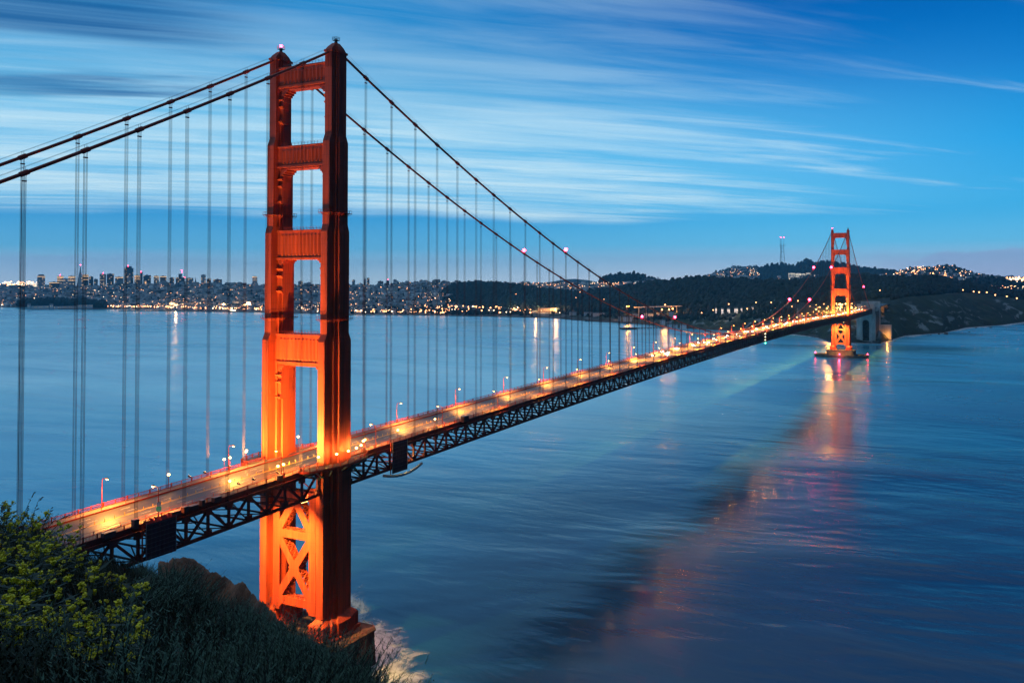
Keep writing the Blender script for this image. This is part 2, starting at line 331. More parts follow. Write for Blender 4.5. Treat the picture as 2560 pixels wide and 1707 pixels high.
forest = Ridge([(1085, 759.5, 4300), (1100, 739.5, 4300), (1118, 722.5, 4300), (1132, 715.5, 4250), (1150, 712.5, 4200), (1190, 710.5, 4200), (1222, 710.5, 4200), (1250, 714, 4250), (1300, 717.5, 4300), (1330, 723.5, 4300), (1370, 729.5, 4250), (1420, 734.5, 4150), (1460, 735.5, 4050), (1500, 730.5, 3950), (1540, 724.5, 3850), (1560, 720.5, 3800), (1600, 717.5, 3650), (1620, 712.5, 3600), (1672, 709.5, 3450), (1710, 704.5, 3400), (1749, 701.5, 3300), (1816, 704.5, 3200), (1854, 708.5, 3150), (1908, 710.5, 3100), (1962, 713.5, 3050), (2000, 710.5, 3000), (2077, 703.5, 3000), (2160, 699.5, 2950), (2185, 699.5, 2950), (2207, 705.5, 2950), (2242, 701.5, 2950), (2270, 706.5, 2950), (2293, 701.5, 2980), (2330, 703.5, 3000), (2372, 707.5, 3080), (2407, 714.5, 3150), (2449, 723.5, 3300), (2483, 729.5, 3420), (2517, 736.5, 3520), (2560, 740.5, 3650), (2700, 749.5, 3900), (3000, 756.5, 4200)],
               [(1085, 4, 3850), (1200, 4, 3600), (1330, 4, 3350), (1480, 5, 3000), (1560, 6, 2800), (1640, 8, 2620), (1700, 14, 2480), (1762, 22, 2420), (1900, 50, 2290), (2100, 60, 2180), (2204, 72, 2300), (2300, 86, 2500), (2407, 86, 2900), (2551, 58, 3220), (2700, 50, 3520), (3000, 40, 4020)], 900, rough=(4, 260), seed=5, du=4, nt=34)
forest.build('forest_hills', FORESTG)
hill_a = Ridge([(1496, 706, 5500), (1505, 697, 5500), (1520, 690, 5500), (1545, 687, 5500), (1590, 686, 5500), (1610, 690, 5500), (1630, 697, 5500), (1650, 706, 5500)], [(1496, 30, 4900), (1650, 30, 4900)], 700, du=4, nt=16, rough=(3, 200)); hill_a.build('wooded_far_hill', HILLG)
hill_b = Ridge([(1330, 708, 9500), (1375, 705, 9500), (1410, 699, 9500), (1435, 697, 9500), (1465, 700, 9500), (1500, 706, 9500)], [(1330, 30, 8300), (1500, 30, 8300)], 1500, du=6, nt=10, rough=(5, 400)); hill_b.build('pale_far_hill', HILLG)
peaks = Ridge([(1560, 712, 7400), (1600, 708, 7400), (1700, 704, 7600), (1751, 692, 7800), (1765, 688.5, 7900), (1800, 678.5, 8000), (1832, 668, 8100), (1860, 666, 8100), (1890, 666, 8100), (1905, 670, 8000), (1925, 664, 8000), (1945, 662, 8000), (1975, 663, 8000), (1985, 665, 8000), (2000, 658.5, 7900), (2017, 653.5, 7800), (2030, 657, 7800), (2050, 657, 7800), (2076, 655, 7700), (2110, 663, 7700), (2150, 674, 7600), (2176, 673, 7500), (2200, 678, 7400), (2240, 681, 7400), (2270, 692, 7300)],
              [(1560, 30, 5600), (2270, 50, 5600)], 1800, prof=1.25, rough=(10, 700), seed=8, du=5, nt=30); peaks.build('twin_peaks_hills', HILLG)
hill_f = Ridge([(2170, 698, 6500), (2200, 692, 6500), (2240, 683, 6500), (2255, 679, 6500), (2275, 673, 6500), (2304, 670, 6500), (2330, 671.5, 6500), (2345, 667.5, 6500), (2389, 669, 6500), (2402, 673.5, 6500), (2425, 682, 6500), (2449, 690, 6500), (2480, 694, 6600), (2560, 698, 6700), (3000, 700, 6800)], [(2170, 40, 5000), (3000, 30, 4900)], 2000, rough=(4, 500), seed=4, du=5, nt=26); hill_f.build('lit_residential_hill', CITYG)
hill_g = Ridge([(2395, 712, 4700), (2415, 704, 4700), (2440, 696, 4700), (2466, 692, 4700), (2500, 697, 4700), (2534, 707, 4700), (2560, 712, 4700), (2650, 716, 4700), (3000, 720, 4700)], [(2395, 40, 4000), (3000, 30, 4000)], 900, du=5, nt=14, rough=(3, 200)); hill_g.build('dark_park_hill', FORESTG)

# ---- woods on the hills: uneven crowns spread over the ridge (one mass nobody could count)
LEAFM = [mat('foliage_dark', (.004, .012, .015), .85), mat('foliage_mid', (.007, .020, .022), .85), mat('foliage_light', (.012, .028, .026), .85)]
PHI = (1+5**.5)/2
ICV = np.array([(-1, PHI, 0), (1, PHI, 0), (-1, -PHI, 0), (1, -PHI, 0), (0, -1, PHI), (0, 1, PHI), (0, -1, -PHI), (0, 1, -PHI), (PHI, 0, -1), (PHI, 0, 1), (-PHI, 0, -1), (-PHI, 0, 1)])/math.sqrt(1+PHI*PHI)
ICF = np.array([(0, 11, 5), (0, 5, 1), (0, 1, 7), (0, 7, 10), (0, 10, 11), (1, 5, 9), (5, 11, 4), (11, 10, 2), (10, 7, 6), (7, 1, 8), (3, 9, 4), (3, 4, 2), (3, 2, 6), (3, 6, 8), (3, 8, 9), (4, 9, 5), (2, 4, 11), (6, 2, 10), (8, 6, 7), (9, 8, 1)])
def crowns(name, P, R, mats=LEAFM, sq=(1.1, 1.7), kind='stuff'):
    P = np.array(P); n = len(P); R = np.array(R); V = np.repeat(ICV[None], n, 0)*RNG.uniform(.72, 1.28, (n, 12, 1))
    s = RNG.uniform(*sq, n); V[:, :, 2] *= s[:, None]; V = V*R[:, None, None]+P[:, None, :]+np.stack([np.zeros(n), np.zeros(n), R*s*.55], 1)[:, None, :]
    F = ICF[None]+(np.arange(n)*12)[:, None, None]; mi = np.repeat(RNG.choice(len(mats), n, p=[.5, .34, .16]), 20)
    return tag(np_obj(name, V.reshape(-1, 3), F.reshape(-1, 3), mats, mi), kind=kind)
P, R = [], []
for k in range(9500):
    u = random.uniform(1090, 2620); t = random.random()**.8
    if 1960 < u < 2230 and t < .22: continue
    if u < 1560 and t < .12: continue
    x, y, z = forest.pos(u, t*1.03); P.append((x, y, z)); R.append(random.uniform(4.5, 10)*(1.15 if t > .9 else 1))
crowns('forest', P, R)
P, R = [], []
for rd, nn, u0, u1, t0, r0, r1 in ((peaks, 1500, 1900, 2250, .3, 9, 17), (hill_a, 500, 1498, 1648, 0., 7, 12), (hill_g, 600, 2397, 2700, 0., 6, 11), (hill_f, 700, 2180, 2620, .45, 7, 12), (city, 900, -80, 1330, .08, 5, 9), (peaks, 300, 1700, 1900, .6, 7, 11)):
    for k in range(nn):
        u = random.uniform(u0, u1); t = t0+(1.0-t0)*random.random(); x, y, z = rd.pos(u, t); P.append((x, y, z-2)); R.append(random.uniform(r0, r1))
for k in range(420):      # wooded point behind the waterfront sheds
    u = random.uniform(48, 262); t = random.uniform(.035, .12)*(1-((u-150)/150)**2*.4); x, y, z = city.pos(u, t); P.append((x, y, z+10*max(0, 1-((u-150)/105)**2)+random.uniform(0, 6))); R.append(random.uniform(9, 16))
for k in range(260):
    u = random.uniform(870, 1330); t = random.uniform(.03, .2); x, y, z = city.pos(u, t); P.append((x, y, z)); R.append(random.uniform(5, 9))
for k in range(330):
    u = random.uniform(1380, 1990); t = random.uniform(.5, 1.); x, y, z = coast.pos(u, t); P.append((x, y, z)); R.append(random.uniform(3, 6.5))
crowns('scattered_woods', P, R)
# surf along the far bluffs and round the fort
sm = bpy.data.materials.new('surf_foam'); sm.use_nodes = True; nb = NB(sm.node_tree); nb.n.clear()
oc = nb.node('ShaderNodeTexCoord').outputs['Object']; uvn = nb.node('ShaderNodeAttribute', attribute_name='edge').outputs['Fac']
f = nb.m('SUBTRACT', nb.noise(oc, .07, 6., .65, 1.2), nb.m('MULTIPLY', uvn, .34)); al = nb.step(f, .22, .58)
dfs = nb.node('ShaderNodeBsdfPrincipled', {'Base Color': (.82, .85, .86, 1), 'Roughness': .8}); tr = nb.node('ShaderNodeBsdfTransparent')
mx = nb.node('ShaderNodeMixShader', {0: nb.m('MULTIPLY', al, .9), 1: tr.outputs[0], 2: dfs.outputs[0]}); nb.l.new(mx.outputs[0], nb.node('ShaderNodeOutputMaterial').inputs[0])
def surf(inner, outer, z=.12, name='surf'):
    V, F, E_ = [], [], []; n = len(inner); K = 8
    for i in range(n):
        for k in range(K+1):
            t = k/K; V.append((inner[i][0]*(1-t)+outer[i][0]*t, inner[i][1]*(1-t)+outer[i][1]*t, z)); E_.append(abs(t-.25)*1.333)
    F = [(i*(K+1)+k, (i+1)*(K+1)+k, (i+1)*(K+1)+k+1, i*(K+1)+k+1) for i in range(n-1) for k in range(K)]
    o = np_obj(name, np.array(V), np.array(F), sm); at = o.data.attributes.new('edge', 'FLOAT', 'POINT'); at.data.foreach_set('value', E_); return tag(o, kind='stuff')
us = [2202+i*6 for i in range(70)]; A_, B_ = [], []
for u in us:
    v = lerp(shore, u)[0]; A_.append(place(u, v-.5, sea(u, v-.5))); w_ = 2.5+2.2*math.sin(u*.045)+1.5*math.sin(u*.11+1); B_.append(place(u, v+w_+2, sea(u, v+w_+2)))
surf(A_, B_)
us = [1960+i*5 for i in range(50)]; A_, B_ = [], []
for u in us:
    v = lerp(shore, u)[0]; A_.append(place(u, v-.5, sea(u, v-.5))); B_.append(place(u, v+3.2, sea(u, v+3.2)))
surf(A_, B_)
def sp(pts, k=6):
    out = []
    for (a, b) in zip(pts, pts[1:]): out += [(a[0]+(b[0]-a[0])*i/k, a[1]+(b[1]-a[1])*i/k) for i in range(k)]
    return out+[pts[-1]]
surf(sp([(50, 30), (30, 3), (20, -10), (10, -22), (-4, -36), (-20, -50)]), sp([(72, 34), (44, 4), (39, -14), (30, -32), (16, -48), (2, -68)]), z=.3)
# ================================================================== THE BRIDGE
L, SIDE, ZT, ZM = 1280.16, 343., 226.94, 83.64
def zroad(x):
    if x < 0: return 75+.030*x
    if x > L: return 75-.004*(x-L)
    return 75+7.2*(1-(x/(L/2)-1)**2)
def zcab(x):
    if 0 <= x <= L: return ZM+(ZT-ZM)*(x/(L/2)-1)**2
    d = -x if x < 0 else x-L
    return ZT-.57316*d+.00028442*d*d+(0 if x < 0 else 0)
bridge = empty('suspension_bridge'); tag(bridge, 'long red-orange suspension bridge with two portal towers crossing the strait', 'bridge')
HANG = [15.24*k+(.997 if k > 0 else -.997) for k in list(range(-21, 0))+list(range(1, 84))]+[L+15.24*k+1 for k in range(1, 22)]
HANG = [x for x in HANG if not abs(x-L) < 8]
xs_all = list(np.arange(-SIDE, 0, 7.62))+list(np.arange(0, L+.1, 7.62))+list(np.arange(L+7.62, L+SIDE, 7.62))
# ---- cables
for s in (1, -1):
    y = 13.716*s; pts = [(-SIDE+i*SIDE/60, y, zcab(-SIDE+i*SIDE/60)) for i in range(61)]+[(L*i/200, y, zcab(L*i/200)) for i in range(1, 201)]+[(L+SIDE*i/60, y, zcab(L+SIDE*i/60)) for i in range(1, 61)]
    c = MB().tube(pts, .47, 10).obj('main_cable', CABLE, bridge, smooth=True)
    h = MB()
    for dy in (-.55, .55):
        for X0, X1 in ((-SIDE, -6), (6, L-6), (L+6, L+SIDE)):
            hp = [(X0+(X1-X0)*i/90, y+dy, zcab(X0+(X1-X0)*i/90)+1.55) for i in range(91)]; h.tube(hp, .035, 3, False)
    for x in HANG:
        for dy in (-.55, .55): h.bar((x, y+dy*.6, zcab(x)+.3), (x, y+dy, zcab(x)+1.6), .06, .06)
    h.obj('hand_rope', DARKM, c)
# ---- suspenders: the hundred that show largest are parts of their own
def suspender(mb, bd, x, y):
    zc, zd = zcab(x), zroad(x)-1.2
    if zc-zd < 1.2: return False
    for dx in (-.34, .34):
        for dy in (-.22, .22): mb.tube([(x+dx, y+dy, zd), (x+dx, y+dy, zc-.9), (x+dx, y+dy*1.9, zc-.1)], .06, 4, False)
    sl = (zcab(x+1)-zcab(x-1))/2
    bd.tube([(x-.95, y, zc-.95*sl), (x+.95, y, zc+.95*sl)], .68, 8)
    bd.box(x-.5, x+.5, y-.3, y+.3, zc-2.1, zc-1.8)
    return True
allh = sorted([(math.hypot(x-CAM[0], y-CAM[1]), x, y) for x in HANG for y in (13.716, -13.716) if x > -135])
rest_m, rest_b = MB(), MB()
for i, (d, x, y) in enumerate(allh):
    if i < 100:
        a, b = MB(), MB()
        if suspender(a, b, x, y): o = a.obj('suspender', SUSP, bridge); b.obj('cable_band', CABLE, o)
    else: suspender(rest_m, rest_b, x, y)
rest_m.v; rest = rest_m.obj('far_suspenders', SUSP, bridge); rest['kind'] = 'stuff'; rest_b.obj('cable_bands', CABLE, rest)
# ---- deck
def ribbon(name, m, y0, y1, dz0, dz1, x0=-SIDE, x1=L+SIDE, par=bridge, step=15.24, mb=None):
    mb = mb or MB(); xs = list(np.arange(x0, x1, step))+[x1]; o = len(mb.v)
    for x in xs:
        z = zroad(x); mb.v += [(x, y0, z+dz0), (x, y1, z+dz0), (x, y1, z+dz1), (x, y0, z+dz1)]
    for i in range(len(xs)-1):
        a = o+i*4; mb.f += [(a+k, a+(k+1) % 4, a+4+(k+1) % 4, a+4+k) for k in range(4)]; mb.mi += [mb.cur]*4
    mb.f += [(o+3, o+2, o+1, o), (o+(len(xs)-1)*4, o+(len(xs)-1)*4+1, o+(len(xs)-1)*4+2, o+(len(xs)-1)*4+3)]; mb.mi += [mb.cur]*2
    return mb.obj(name, m, par) if name else mb
road = ribbon('roadway', ASPH, -9.45, 9.45, -.5, 0)
for s in (1, -1):
    ribbon('walkway', WALKC, *sorted((9.45*s, 13.05*s)), -.45, .26)
    ribbon('deck_fascia', TRUSS, *sorted((13.06*s, 13.2*s)), -1.75, .3)
    ribbon('curb', CABLE, *sorted((9.25*s, 9.44*s)), 0, .42)
    # outer railing with pickets; inner fence with posts and two wires
    r = MB(); y = 13.0*s
    ribbon(None, None, y-.06, y+.06, 1.42, 1.56, mb=r); ribbon(None, None, y-.05, y+.05, .34, .42, mb=r)
    x = -140.
    while x < L+60:
        z = zroad(x); big = abs((x % 15.24)) < .01
        st = .38 if x < 130 else (.76 if x < 400 else 1.9)
        r.box(x-.05, x+.05, y-.03, y+.03, z+.3, z+1.45); x += st
    for x in xs_all:
        if -140 < x: r.box(x-.16, x+.16, y-.12, y+.12, zroad(x)+.26, zroad(x)+1.72); 
        if -140 < x < 500: x += 3.81; r.box(x-.1, x+.1, y-.08, y+.08, zroad(x)+.26, zroad(x)+1.6)
    r.obj('railing', ORANGE, bridge)
    r = MB(); y = 9.85*s
    ribbon(None, None, y-.03, y+.03, 1.35, 1.42, mb=r); ribbon(None, None, y-.02, y+.02, .8, .84, mb=r)
    for x in np.arange(-140, L+60, 7.62): r.box(x-.06, x+.06, y-.05, y+.05, zroad(x)+.26, zroad(x)+1.45)
    r.obj('safety_fence', ORANGE, bridge)
mk = MB()
for yy, m_ in ((-6.3, 0), (-3.2, 0), (3.2, 0), (6.3, 0)):
    for x in np.arange(-140, L+SIDE, 12.):
        z = (zroad(x)+.006, zroad(x+3)+.006); mk.add([(x, yy-.07, z[0]), (x+3, yy-.07, z[1]), (x+3, yy+.07, z[1]), (x, yy+.07, z[0])], [(0, 1, 2, 3)])
mk.obj('lane_markings', WHT, road)
yl = MB()
for yy in (-.32, .32): ribbon(None, None, yy-.11, yy+.11, .004, .012, mb=yl)
yl.obj('centre_line', YEL, road)
md = MB()
for x in np.arange(-140, L+SIDE, 3.0): md.box(x-.06, x+.06, -.06, .06, zroad(x), zroad(x)+.9)
md.obj('lane_delineators', YEL, road)
# ---- stiffening trusses
def truss(y, x0, x1, name='stiffening_truss'):
    t = MB(); n = int(round((x1-x0)/7.62)); hw = .45
    top = lambda x: zroad(x)-1.7; bot = lambda x: zroad(x)-9.6
    for i in range(n):
        a, b = x0+(x1-x0)*i/n, x0+(x1-x0)*(i+1)/n
        t.bar((a, y, top(a)), (b, y, top(b)), .9, .95); t.bar((a, y, bot(a)), (b, y, bot(b)), .9, .95)
        if i: t.box(a-.35, a+.35, y-.35, y+.35, bot(a)+.4, top(a)-.4)
        p, q = ((a, top(a)), (b, bot(b))) if i % 2 == 0 else ((a, bot(a)), (b, top(b)))
        for dy in (-.28, .28):
            t.bar((p[0], y+dy, p[1]), (q[0], y+dy, q[1]), .16, .62)
    for i in range(n+1):
        x = x0+(x1-x0)*i/n
        for zz in (top(x)-.9, bot(x)+.9): t.prism([(x-1.1, y-.5), (x+1.1, y-.5), (x+1.1, y+.5), (x-1.1, y+.5)], zz-.75, zz+.75)
    for x in (x0, x1): t.box(x-.5, x+.5, y-.4, y+.4, bot(x)-.4, top(x)+.4)
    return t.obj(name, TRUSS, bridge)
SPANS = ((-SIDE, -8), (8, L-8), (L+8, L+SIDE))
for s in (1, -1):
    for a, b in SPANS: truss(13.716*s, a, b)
fb = MB(); lb = MB()
for a, b in SPANS:
    n = int(round((b-a)/7.62))
    for i in range(n+1):
        x = a+(b-a)*i/n
        if x < -150: continue
        z = zroad(x); fb.bar((x, -13.6, z-1.5), (x, 13.6, z-1.5), .35, 1.5)
        fb.bar((x, -13.6, z-9.5), (x, 13.6, z-9.5), .5, .5)
        if i % 2 == 0:      # sway frame
            fb.bar((x, -13.4, z-9.3), (x, 0, z-2.4), .3, .3); fb.bar((x, 13.4, z-9.3), (x, 0, z-2.4), .3, .3)
        if i < n:
            x2 = a+(b-a)*(i+1)/n; z2 = zroad(x2); p, q = (-13.5, 13.5) if i % 2 else (13.5, -13.5)
            lb.bar((x, p, z-9.55), (x2, 0, (z+z2)/2-9.55), .34, .3); lb.bar((x, 0, z-9.55), (x2, q, z2-9.55), .34, .3)
            for yy in (-9, -4.5, 0, 4.5, 9): lb.bar((x, yy, z-.8), (x2, yy, z2-.8), .25, .55)
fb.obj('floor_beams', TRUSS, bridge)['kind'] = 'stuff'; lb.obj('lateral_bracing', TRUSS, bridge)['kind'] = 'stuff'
# ---- towers
TIERS = [(20.5, 74, [(7.2, 1.6), (3.7, 2.6), (1.5, 3.6)]), (74, 122, [(6.8, 1.55), (3.3, 2.5), (1.35, 3.5)]), (122, 162, [(5.65, 1.55), (2.45, 2.35), (1.25, 3.15)]), (162, 195, [(4.8, 1.6), (1.9, 2.3), (1.0, 2.75)]), (195, 225.6, [(3.8, 1.6), (1.6, 2.05), (.8, 2.3)])]
def plan(pr, cy_, g=0.):
    q = [(a+g, b+g) for a, b in pr]; (A1, B1), (A2, B2), (A3, B3) = q
    e = [(A1, B1), (A2, B1), (A2, B2), (A3, B2), (A3, B3)]
    p = e+[(-x, y) for x, y in e[::-1]]+[(-x, -y) for x, y in e]+[(x, -y) for x, y in e[::-1]]
    return [(x, cy_+y) for x, y in p]
def build_tower(X):
    T = empty('tower', (X, 0, 0), bridge)
    for s in (1, -1):
        yc = 13.716*s; m = MB()
        for i, (z0, z1, pr) in enumerate(TIERS):
            nx = TIERS[i+1][2] if i < 4 else None
            ze = z1-2.6 if nx and i != 0 else z1
            m.prism(plan(pr, yc), z0, ze)
            if nx and i != 0: m.prism(plan(pr, yc), ze, z1, plan(nx, yc))
            for zz in np.arange(z0+6, ze, 9.5):    # plate joints
                m.prism(plan(pr, yc, .035), zz, zz+.14)
        leg = m.obj('leg', ORANGE, T)
        # top fluting, saddle housing, finial
        f = MB()
        for k in range(5): f.box(-3.95, -3.78, yc-1.5+k*.68, yc-1.2+k*.68, 219.5, 225.2)
        f.prism(plan(TIERS[4][2], yc, .35), 225.2, 226.0)
        f.prism(plan([(3.9, 1.5), (1.5, 1.9), (.7, 2.1)], yc), 226.0, 227.4, plan([(2.7, 1.4), (1.3, 1.6), (.6, 1.7)], yc))
        f.prism(plan([(2.7, 1.4), (1.3, 1.6), (.6, 1.7)], yc), 227.4, 228.9, plan([(1.1, .9), (.9, 1.0), (.5, 1.0)], yc))
        f.obj('saddle_housing', ORANGE, leg)
        g = MB(); g.tube([(0, yc, 228.7), (0, yc, 229.4), (0, yc, 230.0)], [.9, .55, .5], 8); g.box(-.95, .95, yc-.95, yc+.95, 230.0, 230.12)
        for a, b in ((-.9, -.9), (.9, -.9), (.9, .9), (-.9, .9), (0, -.9), (0, .9), (.9, 0), (-.9, 0)): g.box(a-.05, a+.05, yc+b-.05, yc+b+.05, 230.1, 231.3)
        for zz in (230.7, 231.25):
            for a, b in (((-.9, -.9), (.9, -.9)), ((.9, -.9), (.9, .9)), ((.9, .9), (-.9, .9)), ((-.9, .9), (-.9, -.9))): g.bar((a[0], yc+a[1], zz), (b[0], yc+b[1], zz), .06, .06)
        g.tube([(0, yc, 230.1), (0, yc, 230.8)], .28, 8); g.obj('finial', DARKM, leg)
        if s == 1: MB().ball((0, yc, 231.3), .55, 8).obj('beacon', REDG, leg)
        # pedestal: stepped flare down to the pier
        p = MB(); big = [(a+1.9, b+1.9) for a, b in TIERS[0][2]]
        p.prism(plan(big, yc), 13.4, 18.7); p.prism(plan(big, yc), 18.7, 20.6, plan(TIERS[0][2], yc, .05))
        p.prism(plan([(a+.6, b+.6) for a, b in big], yc), 12.9, 14.1)
        p.obj('pedestal', ORANGE, T)
        # inspection galleries
        for zz, ti in ((166.2, 3), (127.4, 2)):
            w_ = MB(); pr = TIERS[ti][2]; outer = plan(pr, yc, 1.0); w_.prism(outer, zz, zz+.16)
            for (a, b), (c, d) in zip(outer, outer[1:]+outer[:1]):
                w_.bar((a, b, zz+1.15), (c, d, zz+1.15), .07, .07); n_ = max(1, int(math.hypot(c-a, d-b)/1.0))
                for k in range(n_): x_, y_ = a+(c-a)*k/n_, b+(d-b)*k/n_; w_.box(x_-.04, x_+.04, y_-.04, y_+.04, zz, zz+1.15); w_.bar((x_, y_, zz), (x_*.9, yc+(y_-yc)*.72, zz-.85), .12, .12)
            w_.obj('inspection_gallery', CABLE, leg)
    # portal struts
    for zb, zt, hx, yi, zo in ((214.7, 222.0, 2.35, 12.0, 212.6), (184.4, 192.0, 2.75, 11.9, 182.4), (149.8, 160.3, 3.1, 11.6, 148.6), (111.1, 121.6, 3.5, 11.4, 108.9)):
        m = MB(); m.box(-hx, hx, -yi, yi, zb, zt-.5)
        m.box(-hx-.55, hx+.55, -yi, yi, zt-.55, zt); m.box(-hx-.45, hx+.45, -yi, yi, zb-.45, zb+.25)
        n_ = 11; yi2 = 10.0
        for k in range(n_):
            yc = -yi2+.95+k*(2*yi2-1.9)/(n_-1)
            for sx_ in (-1, 1):
                x0 = sx_*hx; d = .5*sx_; z0, z1 = zb+.85, zt-1.7
                m.add([(x0, yc-.62, z0), (x0, yc+.62, z0), (x0, yc+.62, z1), (x0, yc-.62, z1), (x0+d, yc, z0+.5), (x0+d, yc, z1-.35)],
                      [(0, 4, 5, 3), (1, 2, 5, 4), (0, 1, 4), (2, 3, 5)] if sx_ > 0 else [(0, 3, 5, 4), (1, 4, 5, 2), (0, 4, 1), (2, 5, 3)])
        m.box(-hx+.5, hx-.5, -yi, yi, zo+.9, zb-.4)
        for s in (-1, 1):
            for dy, dz in ((3.0, .0), (2.1, .75), (1.3, 1.5)):
                yy = sorted((s*(10.9), s*(10.9-dy))); m.box(-hx+.3-dz*.1, hx-.3, yy[0], yy[1], zo+.9-dz-.75, zo+.92-dz)
        st = m.obj('portal_strut', ORANGE, T)
        for s in (-1, 1):      # stepped art-deco corbels down the inner leg faces
            c = MB()
            for k, (w_, h0, h1) in enumerate(((1.0, 1.4, 4.2), (.8, 4.2, 6.8), (.55, 6.8, 12.5))):
                y0 = s*(10.3 if zt < 165 else 11.1)
                yy = sorted((s*13, y0-s*w_)); c.box(-hx+.7, hx-.7, yy[0], yy[1], zo-h1+.7, zo-h0+.8)
                for sx_ in (-1,): c.add([(-hx+.7, yy[0], zo-h1+.7), (-hx+.7, yy[1], zo-h1+.7), (-hx-.2, yy[1], zo-h1+1.6), (-hx-.2, yy[0], zo-h1+1.6), (-hx+.7, yy[1], zo-h1+2.2), (-hx+.7, yy[0], zo-h1+2.2)], [(0, 1, 2, 3), (3, 2, 4, 5), (0, 3, 5), (1, 4, 2)])
            c.obj('corbel', ORANGE, st)
        r = MB()
        for sx_ in (-1, 1):
            for k in range(13): y_ = -9.6+k*1.6; r.box(sx_*(hx+.3)-.04, sx_*(hx+.3)+.04, y_-.04, y_+.04, zt, zt+1.1)
            for zz in (.6, 1.1): r.bar((sx_*(hx+.3), -9.8, zt+zz), (sx_*(hx+.3), 9.8, zt+zz), .06, .06)
        r.obj('strut_handrail', CABLE, st)
    # cross bracing under the deck: box members with lattice on their sides
    def member(m, p, q, w, d0=-5.6, d1=-2.2):
        (y0, z0), (y1, z1) = p, q; m.bar((d0+.12, y0, z0), (d0+.12, y1, z1), w, .24, up=(1, 0, 0)); m.bar((d1, y0, z0), (d1, y1, z1), w, .24, up=(1, 0, 0))
        L_ = math.hypot(y1-y0, z1-z0); ny, nz = -(z1-z0)/L_*w/2*.93, (y1-y0)/L_*w/2*.93; n_ = max(2, int(L_/2.2))
        for k in range(n_):
            a, b = k/n_, (k+1)/n_
            for sg in (-1, 1):
                P0 = (y0+(y1-y0)*a+ny*sg, z0+(z1-z0)*a+nz*sg); P1 = (y0+(y1-y0)*b+ny*sg, z0+(z1-z0)*b+nz*sg)
                m.bar((d0+.2, *P0), (d1, *P1), .3, .3); m.bar((d1, *P0), (d0+.2, *P1), .3, .3); m.bar((d0+.2, *P0), (d1, *P0), .3, .3)
    YI = 8.6
    for nm, segs in (('cross_brace', [((-YI, 24.5), (YI, 48.6), 2.9), ((YI, 24.5), (-YI, 48.6), 2.9)]), ('cross_brace', [((-YI, 48.8), (0, 61.5), 2.9), ((YI, 48.8), (0, 61.5), 2.9)]),
                     ('sway_strut', [((-YI-1, 48.6), (YI+1, 48.6), 3.0)]), ('sway_strut', [((-YI-1, 24.2), (YI+1, 24.2), 3.0)]), ('sway_strut', [((-YI-1, 63.0), (YI+1, 63.0), 3.2)])):
        m = MB()
        for p, q, w_ in segs: member(m, p, q, w_)
        m.obj(nm, ORANGE, T)
    m = MB()    # gusset plates
    for yy, zz, a, b in ((0, 36.5, 2.7, 3.2), (0, 62, 3.2, 2.6)): m.add([(-5.66, yy-a, zz), (-5.66, yy, zz-b), (-5.66, yy+a, zz), (-5.66, yy, zz+b)], [(3, 2, 1, 0)]); m.add([(-2.0, yy-a, zz), (-2.0, yy, zz-b), (-2.0, yy+a, zz), (-2.0, yy, zz+b)], [(0, 1, 2, 3)])
    for s in (-1, 1):
        m.box(-5.64, -5.4, *sorted((s*10.4, s*7.2)), 20.6, 66.5); m.box(-2.4, -2.1, *sorted((s*10.4, s*7.2)), 20.6, 66.5)
        for zz, h_ in ((24.5, 3.4), (48.6, 4.6)):
            m.add([(-5.67, s*7.3, zz-h_), (-5.67, s*4.9, zz-.4), (-5.67, s*4.9, zz+.4), (-5.67, s*7.3, zz+h_)], [(0, 1, 2, 3) if s < 0 else (3, 2, 1, 0)])
    m.obj('gusset_plate', ORANGE, T)
    return T
towers = [build_tower(0), build_tower(L)]
# walkways that bulge round the outside of each tower leg
for X in (0, L):
    for s in (1, -1):
        z = zroad(X); arc = [(X+16.5*math.cos(a), s*(12.6+7.6*math.sin(a)**.8 if 0 < math.sin(a) else 12.6)) for a in [math.pi*i/14 for i in range(15)]]
        poly = [(x, y) for x, y in arc]
        if s < 0: poly = poly[::-1]
        pz = MB(); pz.prism(poly, z-.65, z+.22)
        for i in range(1, 14, 2): pz.bar((arc[i][0], arc[i][1]*.99, z-.7), (X+(arc[i][0]-X)*.5, s*14.6, z-4.2), .4, .5)
        o = pz.obj('tower_walkway', WALKC, bridge)
        r = MB()
        for (a, b), (c, d) in zip(arc, arc[1:]):
            r.bar((a, b, z+1.5), (c, d, z+1.5), .12, .14); r.bar((a, b, z+.4), (c, d, z+.4), .08, .08); n_ = max(2, int(math.hypot(c-a, d-b)/.38))
            r.box(a-.14, a+.14, b-.14, b+.14, z+.2, z+1.7)
            for k in range(n_): x_, y_ = a+(c-a)*k/n_, b+(d-b)*k/n_; r.box(x_-.04, x_+.04, y_-.04, y_+.04, z+.3, z+1.45)
            r.bar((a, b, z-.25), (c, d, z-.25), .16, .75)
        r.obj('walkway_railing', ORANGE, o)
# aviation lights on the cables
for x in (183.9, 366.8, L-366.8, L-183.9, L+205.):
    for y in (13.716, -13.716):
        if x > L and y > 0: continue
        b = MB(); b.tube([(x, y, zcab(x)+.4), (x, y, zcab(x)+1.5)], .22, 6); o = b.obj('aviation_light', DARKM, bridge); MB().ball((x, y, zcab(x)+2.1), .95 if x < 500 else 1.7, 8).obj('glow_globe', REDG, o)

